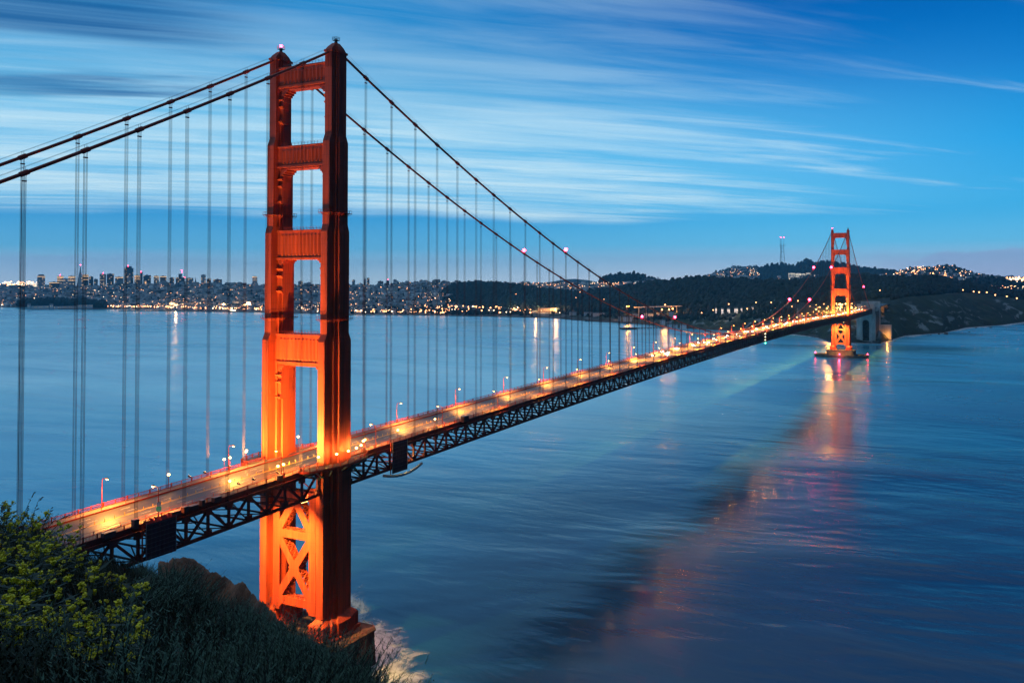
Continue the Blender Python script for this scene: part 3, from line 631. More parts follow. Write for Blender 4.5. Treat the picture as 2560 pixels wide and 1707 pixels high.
# ---- piers
def pier(X, cx, cyy, label, name='concrete_pier', mt=None):
    o = empty(name, (X, 0, 0)); tag(o, label, 'pier')
    m = MB(); q = [(cx, cyy-3), (cx-2.5, cyy), (-cx+2.5, cyy), (-cx, cyy-3), (-cx, -cyy+3), (-cx+2.5, -cyy), (cx-2.5, -cyy), (cx, -cyy+3)]
    m.prism([(a*1.06, b*1.04) for a, b in q], -8, 9.6, q); m.prism(q, 9.6, 12.3); m.prism([(a*1.03, b*1.02) for a, b in q], 12.3, 12.9)
    m.obj('body', mt or DCONC, o)
    for yy in np.arange(-cyy+4, cyy-2, 3.4):
        pass
    r = MB()
    qq = [(a*1.0, b*1.0) for a, b in q]
    for (a, b), (c, d) in zip(qq, qq[1:]+qq[:1]):
        n_ = max(1, int(math.hypot(c-a, d-b)/2))
        for zz in (13.5, 14.0): r.bar((a, b, zz), (c, d, zz), .07, .07)
        for k in range(n_): r.box(a+(c-a)*k/n_-.05, a+(c-a)*k/n_+.05, b+(d-b)*k/n_-.05, b+(d-b)*k/n_+.05, 12.9, 14.0)
    r.obj('guard_rail', CABLE, o); return o
pier(0, 12., 24.5, 'stained concrete pier under the near bridge tower at the rocky shore', mt=mat('rust_stained_concrete', (.11, .05, .04), .9, var=.5, vscale=.3, stretch=(1, 1, .2), bump=.1))
ps = pier(L, 12., 24.5, 'ribbed concrete pier carrying the far tower out in the water')
fe = empty('concrete_fender', (L, 0, 0)); tag(fe, 'oval concrete fender ring in the water round the far tower pier', 'fender')
ov = lambda a, b, k=1.35: [(a*abs(math.cos(t))**(1/k)*(1 if math.cos(t) > 0 else -1), b*math.sin(t)) for t in [2*math.pi*i/40 for i in range(40)]]
A, B = ov(21, 47), ov(18, 43.5); m = MB(); V = [(x, y, -4) for x, y in A]+[(x, y, 4.6) for x, y in A]+[(x, y, 4.6) for x, y in B]+[(x, y, 2.) for x, y in B]
m.add(V, [(r_*40+i, r_*40+(i+1) % 40, (r_+1)*40+(i+1) % 40, (r_+1)*40+i) for r_ in range(3) for i in range(40)]+[tuple(range(120, 160))]); m.obj('wall', DCONC, fe)
for a, b in ((0, -45.5), (0, 45.5), (-19.5, 0)): m = MB(); m.tube([(a, b, 4.6), (a, b, 6)], .2, 6); o = m.obj('marker_post', DARKM, fe); MB().ball((a, b, 6.5), 1.0, 6).obj('marker_light', REDG, o)
lamp('POINT', (L-24, 0, 7), 9000, (1, .03, .08), radius=.6)

# ---- concrete pylon beyond the south side span and the arch span behind it
py_ = empty('concrete_pylon', (L+SIDE+8, 0, 0)); tag(py_, 'tall pale concrete pylon with a narrow arched opening, south end of the bridge', 'pylon')
m = MB()
for s in (-1, 1): m.box(-5, 8, *sorted((s*7, s*19.5)), 4, 62); m.box(-4, 7, *sorted((s*8, s*18.5)), 62, 84)
m.box(-4.8, 7.8, -7, 7, 50, 62)
for k in range(8):      # arched head of the opening
    a0, a1 = math.pi*k/8, math.pi*(k+1)/8
    m.add([(-4.9, 7*math.cos(a0), 43+7*math.sin(a0)), (-4.9, 7*math.cos(a1), 43+7*math.sin(a1)), (-4.9, 7*math.cos(a1), 50.1), (-4.9, 7*math.cos(a0), 50.1)], [(0, 1, 2, 3)])
m.box(-8, 12, -23, 23, 0, 4.5)
m.obj('shaft', CONC, py_)
ab = empty('anchorage_block', (L+SIDE+22, 0, 0)); tag(ab, 'dark concrete wall block behind the pale pylon, lit at its edge', 'anchorage')
m = MB(); m.box(-4, 68, -18.5, 18.5, 2, 72); m.obj('wall', DCONC, ab)
m = MB(); m.box(68, 74, -21, 21, 0, 88); m.box(-2, 66, -19.5, -18.5, 68, 73.5); m.obj('buttress', CONC, ab)
vi = MB(); vi.box(L+SIDE, L+SIDE+620, -13, 13, 73.0, 73.7)
vi.box(L+SIDE, L+SIDE+620, -13.2, -12.9, 73.7, 75); vi.box(L+SIDE, L+SIDE+620, 12.9, 13.2, 73.7, 75)
for k in range(7): vi.box(L+SIDE+120+k*75, L+SIDE+124+k*75, -11, 11, 10, 73)
tag(vi.obj('approach_viaduct', ASPH), 'elevated approach road running from the far pylon to the toll plaza', 'viaduct')
# ================================================================== OBJECTS ON THE BRIDGE
def post_lamp(name='street_lamp'):
    o = empty(name); m = MB(); m.tube([(0, 0, 0), (0, 0, .5), (0, 0, 7.6)], [.26, .16, .11], 8)
    m.tube([(0, 0, 7.6), (.12, 0, 8.4), (.6, 0, 8.95), (1.3, 0, 9.05), (1.9, 0, 9.0)], [.11, .1, .09, .08, .07], 6)
    m.obj('post', ORANGE, o)
    h = MB(); h.tube([(1.75, 0, 9.08), (2.1, 0, 9.12), (2.9, 0, 9.02)], [.12, .3, .16], 6); hh = h.obj('lamp_head', CABLE, o)
    g = MB(); g.ball((2.4, 0, 8.86), .38, 8, .6); g.obj('lens', HEADG, hh); return o
ord_ = ['first', 'second', 'third', 'fourth', 'fifth', 'sixth', 'seventh', 'eighth', 'ninth', 'tenth', 'eleventh', 'twelfth']
proto = post_lamp(); first = True
for s in (1, -1):
    side = 'far east' if s > 0 else 'near west'
    for k in range(-1, 35):
        x = -69.5+45.72*(k+1)
        if abs(x) < 15 or abs(x-L) < 15 or x > L+SIDE-10: continue
        if k == 1: x += 2.
        o = proto if first else copy_tree(proto); first = False
        o.location = (x, s*12.55, zroad(x)+.26); o.rotation_euler.z = -s*math.pi/2
        if k == -1: lab = f'street lamp on the {side} walkway nearest the hillside'+(', head glowing' if s > 0 else ', carrying a small green sign')
        elif k < 11: lab = f'street lamp on the {side} walkway, {ord_[max(0, k-1)]} beyond the near tower' if k >= 1 else f'street lamp on the {side} walkway just before the near tower'
        else: lab = f'tiny glowing street lamp in the receding row on the {side} walkway'
        tag(o, lab, 'street lamp', f'street lamps along the {side} walkway of the bridge')
        lamp('SPOT', (0, 2.3 if False else 0, 0), 1, SODIUM) if False else None
        pw = 32000 if x < 330 else (80000 if x < 700 else 150000)
        lamp('SPOT', (x, s*(12.55-2.4), zroad(x)+8.5), pw*.85, SODIUM, radius=.3, target=(x, s*7.8, zroad(x)), cone=138, blend=.6)
        lamp('POINT', (x, s*(12.55-2.4), zroad(x)+8.4), 1500 if x < 330 else (3600 if x < 700 else 4600), (1, .40, .07), radius=.45)
sg = MB(); sg.box(-.5, .5, -.03, .03, 3.4, 4.6); o = sg.obj('white_sign_plate', mat('sign_white', (.7, .72, .7), .5)); o.location = (-69.5, -12.75, zroad(-69.5)+.26); o.rotation_euler.z = math.radians(-45)
tag(o, 'small white sign plate on the lamp post near the hillside', 'sign')
sg = MB(); sg.box(-.62, .62, -.03, .03, 2.0, 3.3)
sg.cur = 1
for k in range(3): sg.box(-.4, .4, -.045, -.03, 2.3+k*.32, 2.38+k*.32)
o = sg.obj('green_sign_plate', [mat('sign_green', (.02, .32, .16), .5, emit=.25), mat('sign_white', (.7, .72, .7), .5)]); o.location = (-69.5, -12.75, zroad(-69.5)+.26); o.rotation_euler.z = math.radians(-45)
tag(o, 'small green sign plate under the white one on the lamp post', 'sign')
# short post-top lamps round the tower walkways, and floodlights
def short_lamp():
    o = empty('walkway_lamp'); m = MB(); m.tube([(0, 0, 0), (0, 0, .4), (0, 0, 4.1)], [.16, .09, .07], 6); m.obj('post', ORANGE, o)
    g = MB(); g.ball((0, 0, 4.45), .44, 8, .85); g.obj('globe', HEADG, o); return o
sproto = short_lamp(); spots = [(-10.6, -16.4), (-4.9, -19.4), (.4, -20.0), (5.3, -19.4), (9.6, -17.8), (15.6, -13.6), (17.6, -12.7), (-25.4, -12.7), (-23.0, -12.7), (37., -12.8), (34., 12.8), (-25.4, 12.8), (-23., 12.8), (-14.5, 14.6), (-13., 16.), (-47., 12.8), (-45., -12.8), (12., 16.), (62., -12.8)]
labs = ['at the north corner of', 'second round', 'middle one of the curved row round', 'fourth round', 'fifth round', 'just south of', 'beside its twin south of', 'paired with another north of', 'twin of the pair north of']
for i, (x, y) in enumerate(spots):
    o = sproto if i == 0 else copy_tree(sproto); o.location = (x, y, zroad(x)+.22)
    lab = f'short globe lamp {labs[i]} the near tower leg, west walkway' if i < len(labs) else f'short globe lamp on the {"west" if y < 0 else "east"} walkway, {abs(int(x))} metres {"past" if x > 0 else "before"} the near tower'
    tag(o, lab, 'lamp', 'short globe lamps round the near tower')
    lamp('POINT', (x, y, zroad(x)+4.7), 26000 if i < 7 else 8000, AMBER if i < 7 else SODIUM, radius=.4)
for i, (dx, y) in enumerate([(-23, -12.8), (-23, 12.8), (-12, 16.5), (-9, -17.8), (-3, -20), (4, -20), (16, -13.4), (30, -12.8), (10, 16)]):
    o = copy_tree(sproto); o.location = (L+dx, y, zroad(L)+.22)
    tag(o, 'tiny glowing walkway lamp clustered at the foot of the far tower legs', 'lamp', 'short globe lamps round the far tower')
    lamp('POINT', (L+dx, y, zroad(L)+4.8), 2600, AMBER, radius=.5)
# floodlights washing the towers
def floodlight():
    o = empty('floodlight'); m = MB(); m.box(-.25, .25, -.3, .3, .3, 1.0); m.box(-.08, .08, -.4, .4, 0, .5); m.obj('housing', DARKM, o)
    g = MB(); g.box(.25, .28, -.26, .26, .36, .94); g.obj('lens', HEADG, o); return o
fproto = floodlight(); i = 0
for X, kk, nm in ((0, 1., 'near'), (L, 1.6, 'far')):
    for y in (-11.4, 11.4):
        for dx, tgt, pw, cone in ((-24, (0, -y*.05, 92), 190000, 110), (-34, (0, y*.9, 145), 150000, 58), (-40, (0, y*.9, 200), 230000*(.62 if X == 0 else 1.5), 38)):
            o = fproto if i == 0 else copy_tree(fproto); i += 1; o.location = (X+dx, y, zroad(X)+1.); o.rotation_euler = (0, -.9, 0)
            tag(o, f'floodlight on the {"east" if y > 0 else "west"} edge of the roadway, {abs(dx)} metres before the {nm} tower, aimed upward', 'floodlight', f'floodlights washing the {nm} tower')
            lamp('SPOT', (X+dx+.6, y, zroad(X)+2.2), pw*kk, AMBER, radius=.5, target=(X+tgt[0], tgt[1], tgt[2]), cone=cone, blend=.8)
    for y, dx in ((-8.5, -26), (8.5, -26)):
        o = copy_tree(fproto); o.location = (X+dx, y, 64.2); o.rotation_euler = (0, 2.4, 0)
        tag(o, f'floodlight hung under the deck on the {"east" if y > 0 else "west"} side by the {nm} tower, shining down', 'floodlight', f'floodlights washing the {nm} tower')
        lamp('SPOT', (X+dx+.4, y, 63.2), 210000*kk, AMBER, radius=.5, target=(X-2, y*.3, 34), cone=84, blend=.7)
lamp('SPOT', (27, -9, 63.5), 60000, (1, .42, .2), radius=.5, target=(27, -26, 0), cone=60, blend=.9)  # added spot without a fixture, warms the surf by the pier
for x, y in ((-14, -13.), (41.5, -10)):
    m = MB(); m.box(-1.4, 1.4, -.6, .6, -.25, 0); m.cur = 1; m.box(-1.3, 1.3, -.5, .5, -.35, -.25); m.cur = 0
    for a in (-1.3, 0, 1.3): m.box(a-.05, a+.05, -.55, -.45, 0, 2.2)
    m.bar((-1.3, -.5, 1.1), (1.3, -.5, 1.1), .07, .07); m.bar((-1.3, -.5, 2.2), (1.3, -.5, 2.2), .07, .07)
    o = m.obj('lit_work_platform', [CABLE, HEADG]); o.location = (x, y, zroad(x)-10.2); tag(o, 'bright lit work platform under the deck '+('just before the near tower' if x < 0 else 'beyond the near tower'), 'platform')
    lamp('POINT', (x, y, zroad(x)-9.0), 5000, AMBER, radius=.5)
# under-deck tube and enclosure panels
m = MB(); m.tube([(46-20+i*4, -14.8+.4*math.sin(i), 64.6-2.2*math.sin(math.pi*i/6)) for i in range(7)], .55, 8); tag(m.obj('curved_pipe', CONC, smooth=True), 'pale curved pipe sagging beneath the dark panel beyond the near tower', 'pipe')
def panel(x0, x1, z0, z1, lab):
    o = empty('tarpaulin_panel', ((x0+x1)/2, -15, z0)); tag(o, lab, 'panel'); w_, h_ = x1-x0, z1-z0; m = MB(); n_ = 14
    for i in range(n_):
        a, b = -w_/2+w_*i/n_, -w_/2+w_*(i+1)/n_; ya, yb = (.12*((i) % 2)), (.12*((i+1) % 2)); m.add([(a, ya, 0), (b, yb, 0), (b, yb, h_), (a, ya, h_)], [(0, 1, 2, 3)])
    m.box(-w_/2, w_/2, .14, .3, 0, h_)
    m.obj('sheet', TARP, o); r = MB()
    for k in range(8): r.box(-w_/2-.1, w_/2+.1, -.07, -.02, h_*(k+.5)/8, h_*(k+.5)/8+.05)
    for a in (-w_/2, w_/2): r.tube([(a, -.06, 0), (a, -.06, h_)], .1, 5)
    r.obj('lashing_frame', mat('grey_pipe', (.25, .22, .25), .5), o); f = MB(); f.box(-w_/2-1.2, -w_/2-.9, 0, .3, 0, h_+.4); f.bar((-w_/2-1.1, .1, h_*.2), (-w_/2, .1, h_*.2), .2, .2); f.bar((-w_/2-1.1, .1, h_*.8), (-w_/2, .1, h_*.8), .2, .2); f.obj('mast', ORANGE, o)
panel(-75, -65.6, 62.9, 73.3, 'dark ribbed tarpaulin panel on the truss close to the hillside')
panel(31.2, 40.3, 64.2, 76.6, 'dark ribbed tarpaulin panel on the truss just beyond the near tower')
m = MB()
for i in range(14):
    a = -75+i*.7; m.add([(a, -15.1, 73.0), (a+.7, -15.1, 73.0), (a+.7, -14.4+.2*(i % 2), 74.1+.2*(i % 3)), (a, -14.4+.2*((i+1) % 2), 74.1+.2*((i+1) % 3))], [(0, 1, 2, 3), (3, 2, 1, 0)])
tag(m.obj('red_tarpaulin', mat('red_cloth', (.35, .015, .02), .7)), 'crumpled red tarpaulin along the top of the dark panel near the hillside', 'tarpaulin')
boxes = [(-85.4, 3.2, 1.5, 1.5, 'long dark equipment box on the west walkway, closest to the hillside'), (-77.7, 1.5, 1.3, 2.6, 'tall square cabinet on the west walkway by the lamp with signs'), (-74.2, 1.2, 1.2, 1.2, 'low dark box on the walkway right after the tall cabinet'), (-65.4, 2.9, 1.5, 1.3, 'light-topped equipment box on the walkway behind the dark panel'), (-62., 1.6, 1.3, 1.7, 'red-lit box between two longer boxes on the west walkway'), (-59.3, 2.7, 1.5, 1.3, 'dark long box next to the red-lit box on the west walkway'), (-56.1, 1.1, 1.2, 2.0, 'narrow upright cabinet on the west walkway'), (-51., 2.5, 1.5, 1.6, 'big dark box on the walkway midway to the near tower'), (-25.8, 1.4, 1.3, 1.9, 'dark cabinet on the walkway right before the near tower'), (82.8, 4., 1.7, 2.6, 'dark booth on the west walkway beyond the near tower, orange side')]
for x, lx, ly, h_, lab in boxes:
    o = empty('equipment_box', (x, -14.1, zroad(x)+.0)); tag(o, lab, 'box', 'equipment boxes along the west walkway'); m = MB(); m.box(-lx/2, lx/2, -ly/2, ly/2, 0, h_-.12)
    m.box(-lx/2+.1, lx/2-.1, ly/2, ly/2+.03, .15, h_-.3); m.obj('cabinet', mat('box_paint', (.09, .03, .035), .5, var=.3), o); m = MB(); m.box(-lx/2-.06, lx/2+.06, -ly/2-.06, ly/2+.06, h_-.12, h_); m.obj('lid', mat('box_lid', (.30, .22, .2), .5), o)
m = MB(); xm = L*.5+14
for k in range(3): m.cur = 0; m.ball((xm, -14.6, zroad(xm)-1.2-k*3.4), .55, 6)
m.cur = 1; m.ball((xm, -14.6, zroad(xm)-11.4), .6, 6); m.cur = 2; m.bar((xm, -14.4, zroad(xm)), (xm, -14.4, zroad(xm)-12), .12, .12)
tag(m.obj('navigation_lights', [PTW, GRNG, DARKM]), 'vertical row of yellow lights above a green one hung at mid-span', 'navigation light')
# cars in the far half of the bridge
def car():
    o = empty('car'); m = MB(); pr = [(-2.2, .35), (-2.25, .8), (-1.6, .92), (-.9, 1.42), (.7, 1.42), (1.35, .95), (2.15, .8), (2.2, .35)]
    V = [(x, s*.85 if z < 1. else s*.68, z) for s in (-1, 1) for x, z in pr]; n_ = len(pr)
    m.add(V, [tuple(range(n_))[::-1], tuple(range(n_, 2*n_))]+[(i, (i+1) % n_, n_+(i+1) % n_, n_+i) for i in range(n_)]); m.obj('body', mat('car_paint', (.10, .11, .12), .3, spec=.6), o)
    m = MB(); m.add([(-.95, -.7, 1.38), (-1.5, -.72, .98), (1.25, -.72, 1.0), (.68, -.7, 1.38), (-.95, .7, 1.38), (-1.5, .72, .98), (1.25, .72, 1.0), (.68, .7, 1.38)], [(0, 1, 2, 3), (7, 6, 5, 4), (3, 2, 6, 7), (1, 0, 4, 5)]); m.obj('windows', mat('car_glass', (.02, .02, .03), .1), o)
    for x in (-1.35, 1.35):
        for y in (-.86, .86): m = MB(); m.tube([(x, y-.1, .33), (x, y+.1, .33)], .33, 10); m.obj('wheel', DARKM, o)
    hg = mat('headlight_glow', (1, .95, .8), .4, emit=55., ecol=(1., .86, .6), sample=False); tg = mat('tail_light_glow', (1, .05, .02), .4, emit=16., ecol=(1., .04, .02), sample=False)
    for y in (-.6, .6): MB().box(2.1, 2.24, y-.2, y+.2, .55, .78).obj('headlight', hg, o); MB().box(-2.3, -2.2, y-.2, y+.2, .65, .82).obj('tail_light', tg, o)
    return o
cproto = car(); k = 0; rc = random.Random(5)
for yy, d in ((1.9, -1), (4.9, -1), (7.9, -1), (-1.9, 1), (-5., 1)):
    x = 360+rc.uniform(0, 60)
    while x < L+330:
        if d < 0 or x % 2 < 1:
            o = cproto if k == 0 else copy_tree(cproto); k += 1; o.location = (x, yy, zroad(x)+.01); o.rotation_euler = (0, 0, 0 if d > 0 else math.pi)
            tag(o, 'car with lit headlights coming toward the near tower in the eastern lanes' if d < 0 else 'car with red tail lights heading away in the western lanes', 'car', 'cars on the far half of the bridge '+('driving north' if d < 0 else 'driving south'))
        x += rc.uniform(34, 75)
for x in np.arange(400, L+300, 110): lamp('SPOT', (x, 5, zroad(x)+1.4), 28000, (1, .78, .48), radius=.3, target=(x-30, 5, zroad(x)-1), cone=80, blend=.8, name='road_fill_light')  # added spots, tied to no car, brighten the far road

# ================================================================== THE CITY
WALLS = [mat('house_white', (.78, .79, .78), .8), mat('house_grey', (.52, .55, .58), .8), mat('house_cream', (.36, .31, .25), .8), mat('house_dark', (.12, .13, .15), .8), mat('roof_grey', (.24, .26, .28), .8)]
def house_mb(mb, x, y, z, w, d, h, a, gable):
    ca, sa = math.cos(a), math.sin(a); T = lambda p: (x+p[0]*ca-p[1]*sa, y+p[0]*sa+p[1]*ca, z+p[2])
    V = [T(p) for p in [(-w, -d, -6), (w, -d, -6), (w, d, -6), (-w, d, -6), (-w, -d, h), (w, -d, h), (w, d, h), (-w, d, h)]]
    mb.add(V, [(0, 1, 5, 4), (1, 2, 6, 5), (2, 3, 7, 6), (3, 0, 4, 7)]); c = mb.cur; mb.cur = 4
    if gable: mb.add([V[4], V[5], V[6], V[7], T((-w, 0, h+d*.6)), T((w, 0, h+d*.6))], [(0, 1, 5, 4), (2, 3, 4, 5), (1, 2, 5), (3, 0, 4)])
    else: mb.add(V[4:], [(0, 1, 2, 3)])
    mb.cur = c
hs = []; rh = random.Random(21)
for k in range(6200):
    u = rh.uniform(-70, 1130) if k < 5000 else rh.uniform(1130, 1640); t = rh.random()**.85
    if u > 1130: t = rh.uniform(.6, 1.)
    elif t < .03: continue
    if 44 < u < 262 and t < .16: continue
    if 1035 < u and t < .5: continue
    x, y, z = city.pos(u, t); hs.append((math.hypot(x-CAM[0], y-CAM[1]), u, t, x, y, z))
for k in range(700):
    u = rh.uniform(1720, 2060); t = rh.uniform(.35, .93); 
    if u > 1900 and t > .5: continue
    x, y, z = peaks.pos(u, t); hs.append((7600, u, t, x, y, z))
for k in range(1100): u = rh.uniform(2180, 2640); t = rh.uniform(.2, .97); x, y, z = hill_f.pos(u, t); hs.append((6300, u, t, x, y, z))
hs.sort(); bulk = MB(); rests = 0
for i, (D, u, t, x, y, z) in enumerate(hs):
    big = rh.random() < .12; w, d, h = rh.uniform(4, 8), rh.uniform(5, 9), rh.uniform(7, 13)
    if big: w, d, h = rh.uniform(8, 20), rh.uniform(8, 14), rh.uniform(12, 24)
    if D > 6000: w *= 1.15; d *= 1.15
    a = rh.choice((.12, .12+math.pi/2, .7)); wl = rh.choices(range(4), (5, 3, 2.2, 1.6))[0]; g = rh.random() < .35
    if i < 290:
        m = MB(); m.cur = wl; house_mb(m, 0, 0, 0, w, d, h, a, g); o = m.obj('house', WALLS, loc=(x, y, z))
        tag(o, ['white', 'grey', 'cream', 'dark'][wl]+(' gabled house' if g else ' flat-roofed house')+' among many on the low ground along the far waterfront', 'house', ['white', 'grey', 'cream', 'dark'][wl]+(' gabled' if g else ' flat-roofed')+' houses near the far waterfront')
    else: bulk.cur = wl; house_mb(bulk, x, y, z, w, d, h, a, g)
tag(bulk.obj('hillside_houses', WALLS), kind='stuff')
# lit points: street lights and windows of the city
def ico_cloud(name, P, R, m, mi=None):
    P = np.array(P); R = np.array(R); n_ = len(P); O = np.array([(1, 0, 0), (-1, 0, 0), (0, 1, 0), (0, -1, 0), (0, 0, 1), (0, 0, -1)]); OF = np.array([(0, 2, 4), (2, 1, 4), (1, 3, 4), (3, 0, 4), (2, 0, 5), (1, 2, 5), (3, 1, 5), (0, 3, 5)])
    V = O[None]*R[:, None, None]+P[:, None]; F = OF[None]+(np.arange(n_)*6)[:, None, None]
    return np_obj(name, V.reshape(-1, 3), F.reshape(-1, 3), m, None if mi is None else np.repeat(mi, 8))
P, R, MI = [], [], []
def pt(x, y, z, r, mi=0): P.append((x, y, z)); R.append(r); MI.append(mi)
for k in range(1250):
    u = rh.uniform(-70, 1130); t = rh.random()**1.5
    if 50 < u < 240 and t < .15: continue
    x, y, z = city.pos(u, t); pt(x, y, z+rh.uniform(9, 14), rh.choice((1., 1.3, 1.7, 2.4))*(1.25 if t < .1 else .85), 1 if rh.random() < .25 else 0)
for k in range(170): u = rh.uniform(1290, 1600); x, y, z = city.pos(u, rh.uniform(.72, 1)); pt(x, y, z+16, rh.uniform(1.2, 2.4), int(rh.random() < .3))
for k in range(260): u = rh.uniform(1740, 2060); t = rh.uniform(.3, .9); x, y, z = peaks.pos(u, t if u < 1900 else t*.5); pt(x, y, z+14, rh.uniform(1.6, 3.2), int(rh.random() < .35))
for k in range(520): u = rh.uniform(2180, 2640); x, y, z = hill_f.pos(u, rh.uniform(.1, .97)); pt(x, y, z+16, rh.uniform(1.5, 3.4), int(rh.random() < .3))
for (u0, t0, u1, t1, n_) in ((2252, .45, 2303, .93, 34), (2270, .4, 2300, .8, 22), (2325, .45, 2334, .7, 12), (2355, .4, 2364, .65, 12)):
    for k in range(n_): q = rh.random(); x, y, z = hill_f.pos(u0+(u1-u0)*q, t0+(t1-t0)*q); pt(x, y, z+16, rh.uniform(2., 3.4), 0)
for k in range(140): pt(*place(rh.uniform(-20, 92), rh.uniform(704, 716), 10400), rh.uniform(4, 7), int(rh.random() < .5))
for k in range(90): u = rh.uniform(2455, 2640); pt(*place(u, rh.uniform(714, 724), 4350), rh.uniform(1.2, 2.2), int(rh.random() < .6))
for k in range(70): u = rh.gauss(2540, 14); pt(*place(u, rh.gauss(697.5, 2.3), 5300), rh.uniform(2, 3.5), int(rh.random() < .5))
tag(ico_cloud('city_lights', P, R, [PTG, PTW], np.array(MI)), kind='stuff')
# street lamps one can tell apart: waterfront, woods, toll plaza, bluff road
def far_lamp(u, v, D, r, lab, grp, zg, gm=PTG):
    x, y, z = place(u, v, D); o = empty('lamp_post', (x, y, zg)); tag(o, lab, 'lamp post', grp); m = MB(); m.tube([(0, 0, 0), (0, 0, z-zg)], .25, 5); m.obj('post', DARKM, o); MB().ball((0, 0, z-zg), r, 6).obj('lamp_globe', gm, o); return o
for k in range(210):
    u = rh.choice((rh.uniform(280, 680), rh.uniform(880, 1400), rh.uniform(1080, 1330))); D = city.pos(u, .03); t = rh.uniform(.006, .075); x, y, z = city.pos(u, t) if u < 1030 else coast.pos(u, rh.uniform(.1, .95))
    o = empty('lamp_post', (x, y, z)); tag(o, 'glowing lamp post among the bright lights strung along the far waterfront', 'lamp post', 'lamp posts along the far waterfront'); h_ = rh.uniform(9, 14)
    MB().tube([(0, 0, 0), (0, 0, h_)], .25, 5).obj('post', DARKM, o); MB().ball((0, 0, h_), rh.choice((1.3, 1.7, 2.2, 2.8)), 6).obj('lamp_globe', PTW if rh.random() < .2 else PTG, o)
for k in range(95):
    u = rh.choice((rh.uniform(2030, 2200), rh.uniform(2085, 2130), rh.uniform(2140, 2195))); v = rh.uniform(758, 774) if u < 2140 else rh.uniform(762, 774)
    D = rh.uniform(2020, 2250); far_lamp(u, v, D, rh.choice((.7, .9, 1.2, 1.7)), 'bright orange lamp in the dense cluster at the toll plaza behind the far tower', 'toll plaza lamps', place(u, v, D)[2]-9, HEADG)
for i, (u, v) in enumerate([(1890, 756), (1980, 766), (2025, 766), (1995, 752), (1822, 760), (1928, 756), (1970, 773), (2010, 776), (2060, 760), (1938, 771), (1868, 772), (1783, 775), (1754, 782)]):
    D = 2290; far_lamp(u, v, D, 1.5, f'lone orange lamp among the trees, {ord_[i % 12]} of those left of the far tower' if i < 12 else 'lone orange lamp at the wooded shore left of the far tower', 'lamps among the trees near the far tower', place(u, v, D)[2]-10)
for i, (u, v) in enumerate([(2398, 727), (2407, 725), (2434, 729), (2448, 730.5), (2467, 731), (2488, 737.5), (2517, 741), (2542, 745.5), (2199, 726)]):
    D = 2900 if u > 2300 else 2500; far_lamp(u, v, D, 2.1, f'orange lamp on the dark bluff top, {ord_[i]} from the pylon side' if u > 2300 else 'orange lamp standing alone in the woods above the pylon', 'lamps on the bluff road', place(u, v, D)[2]-12)
lamp('POINT', place(2070, 765, 2120), 300000, SODIUM, radius=4); lamp('POINT', place(2160, 766, 2120), 300000, SODIUM, radius=4)
# roads lit on the south shore
def strip(name, pts, w, m, lab=None, cat=None, kind=None):
    V = []
    for (u, v, D) in pts: p = place(u, v, D); a, b, _ = bearing(u); V += [(p[0]-a*w, p[1]-b*w, p[2]-.2), (p[0]+a*w, p[1]+b*w, p[2]+.2)]
    o = MB().add(V, [(2*i, 2*i+1, 2*i+3, 2*i+2) for i in range(len(pts)-1)]).obj(name, m); return tag(o, lab, cat, None, kind)
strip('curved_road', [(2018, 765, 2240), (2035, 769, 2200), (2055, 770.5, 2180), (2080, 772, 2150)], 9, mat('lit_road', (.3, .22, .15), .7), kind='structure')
strip('bluff_road', [(2362, 734.5, 2720), (2395, 733, 2850), (2407, 732.5, 2890), (2440, 734, 2960), (2480, 737.5, 3060)], 7, mat('pale_road', (.2, .2, .2), .7), kind='structure')
for (u, v, D) in ((1150, 777, 3800), (1280, 775, 3500), (1340, 775, 3400), (1390, 776, 3300), (950, 762, 4300), (1060, 772, 4000), (560, 765, 4400), (620, 763, 4300), (440, 766, 4500)):
    p = place(u, v, D); lamp('POINT', (p[0], p[1], 22), 250000, (1, .5, .2), radius=5)
# ---- named towers of the skyline
def ground_city(u, D):
    t = 0.5
    vf = city.ft; Df = sea(u, lerp(city.ft, u)[0]); Dc = lerp(city.c, u)[1]; return city.pos(u, max(0, min(1, (D-Df)/(Dc-Df))))[2]
GW = mat('tower_grey', (.36, .40, .46), .6); GD = mat('tower_dark', (.09, .11, .15), .4); GP = mat('tower_pale', (.62, .65, .68), .7); GR = mat('tower_red', (.25, .12, .10), .7)
def windows(m, w, d, h, seed, dens):
    r = random.Random(seed); nz = max(3, int(h/9)); nx = max(2, int(w*2/9))
    for iz in range(nz):
        for ix in range(nx):
            if r.random() < dens:
                z = h*(iz+.35)/nz; x = -w+2*w*(ix+.25)/nx; m.box(x, x+2*w/nx*.5, -d-.12, -d-.02, z, z+2.6)
            if r.random() < dens*.7:
                z = h*(iz+.35)/nz; y = -d+2*d*(ix+.25)/nx; m.box(-w-.12, -w-.02, y, y+2*d/nx*.5, z, z+2.6)
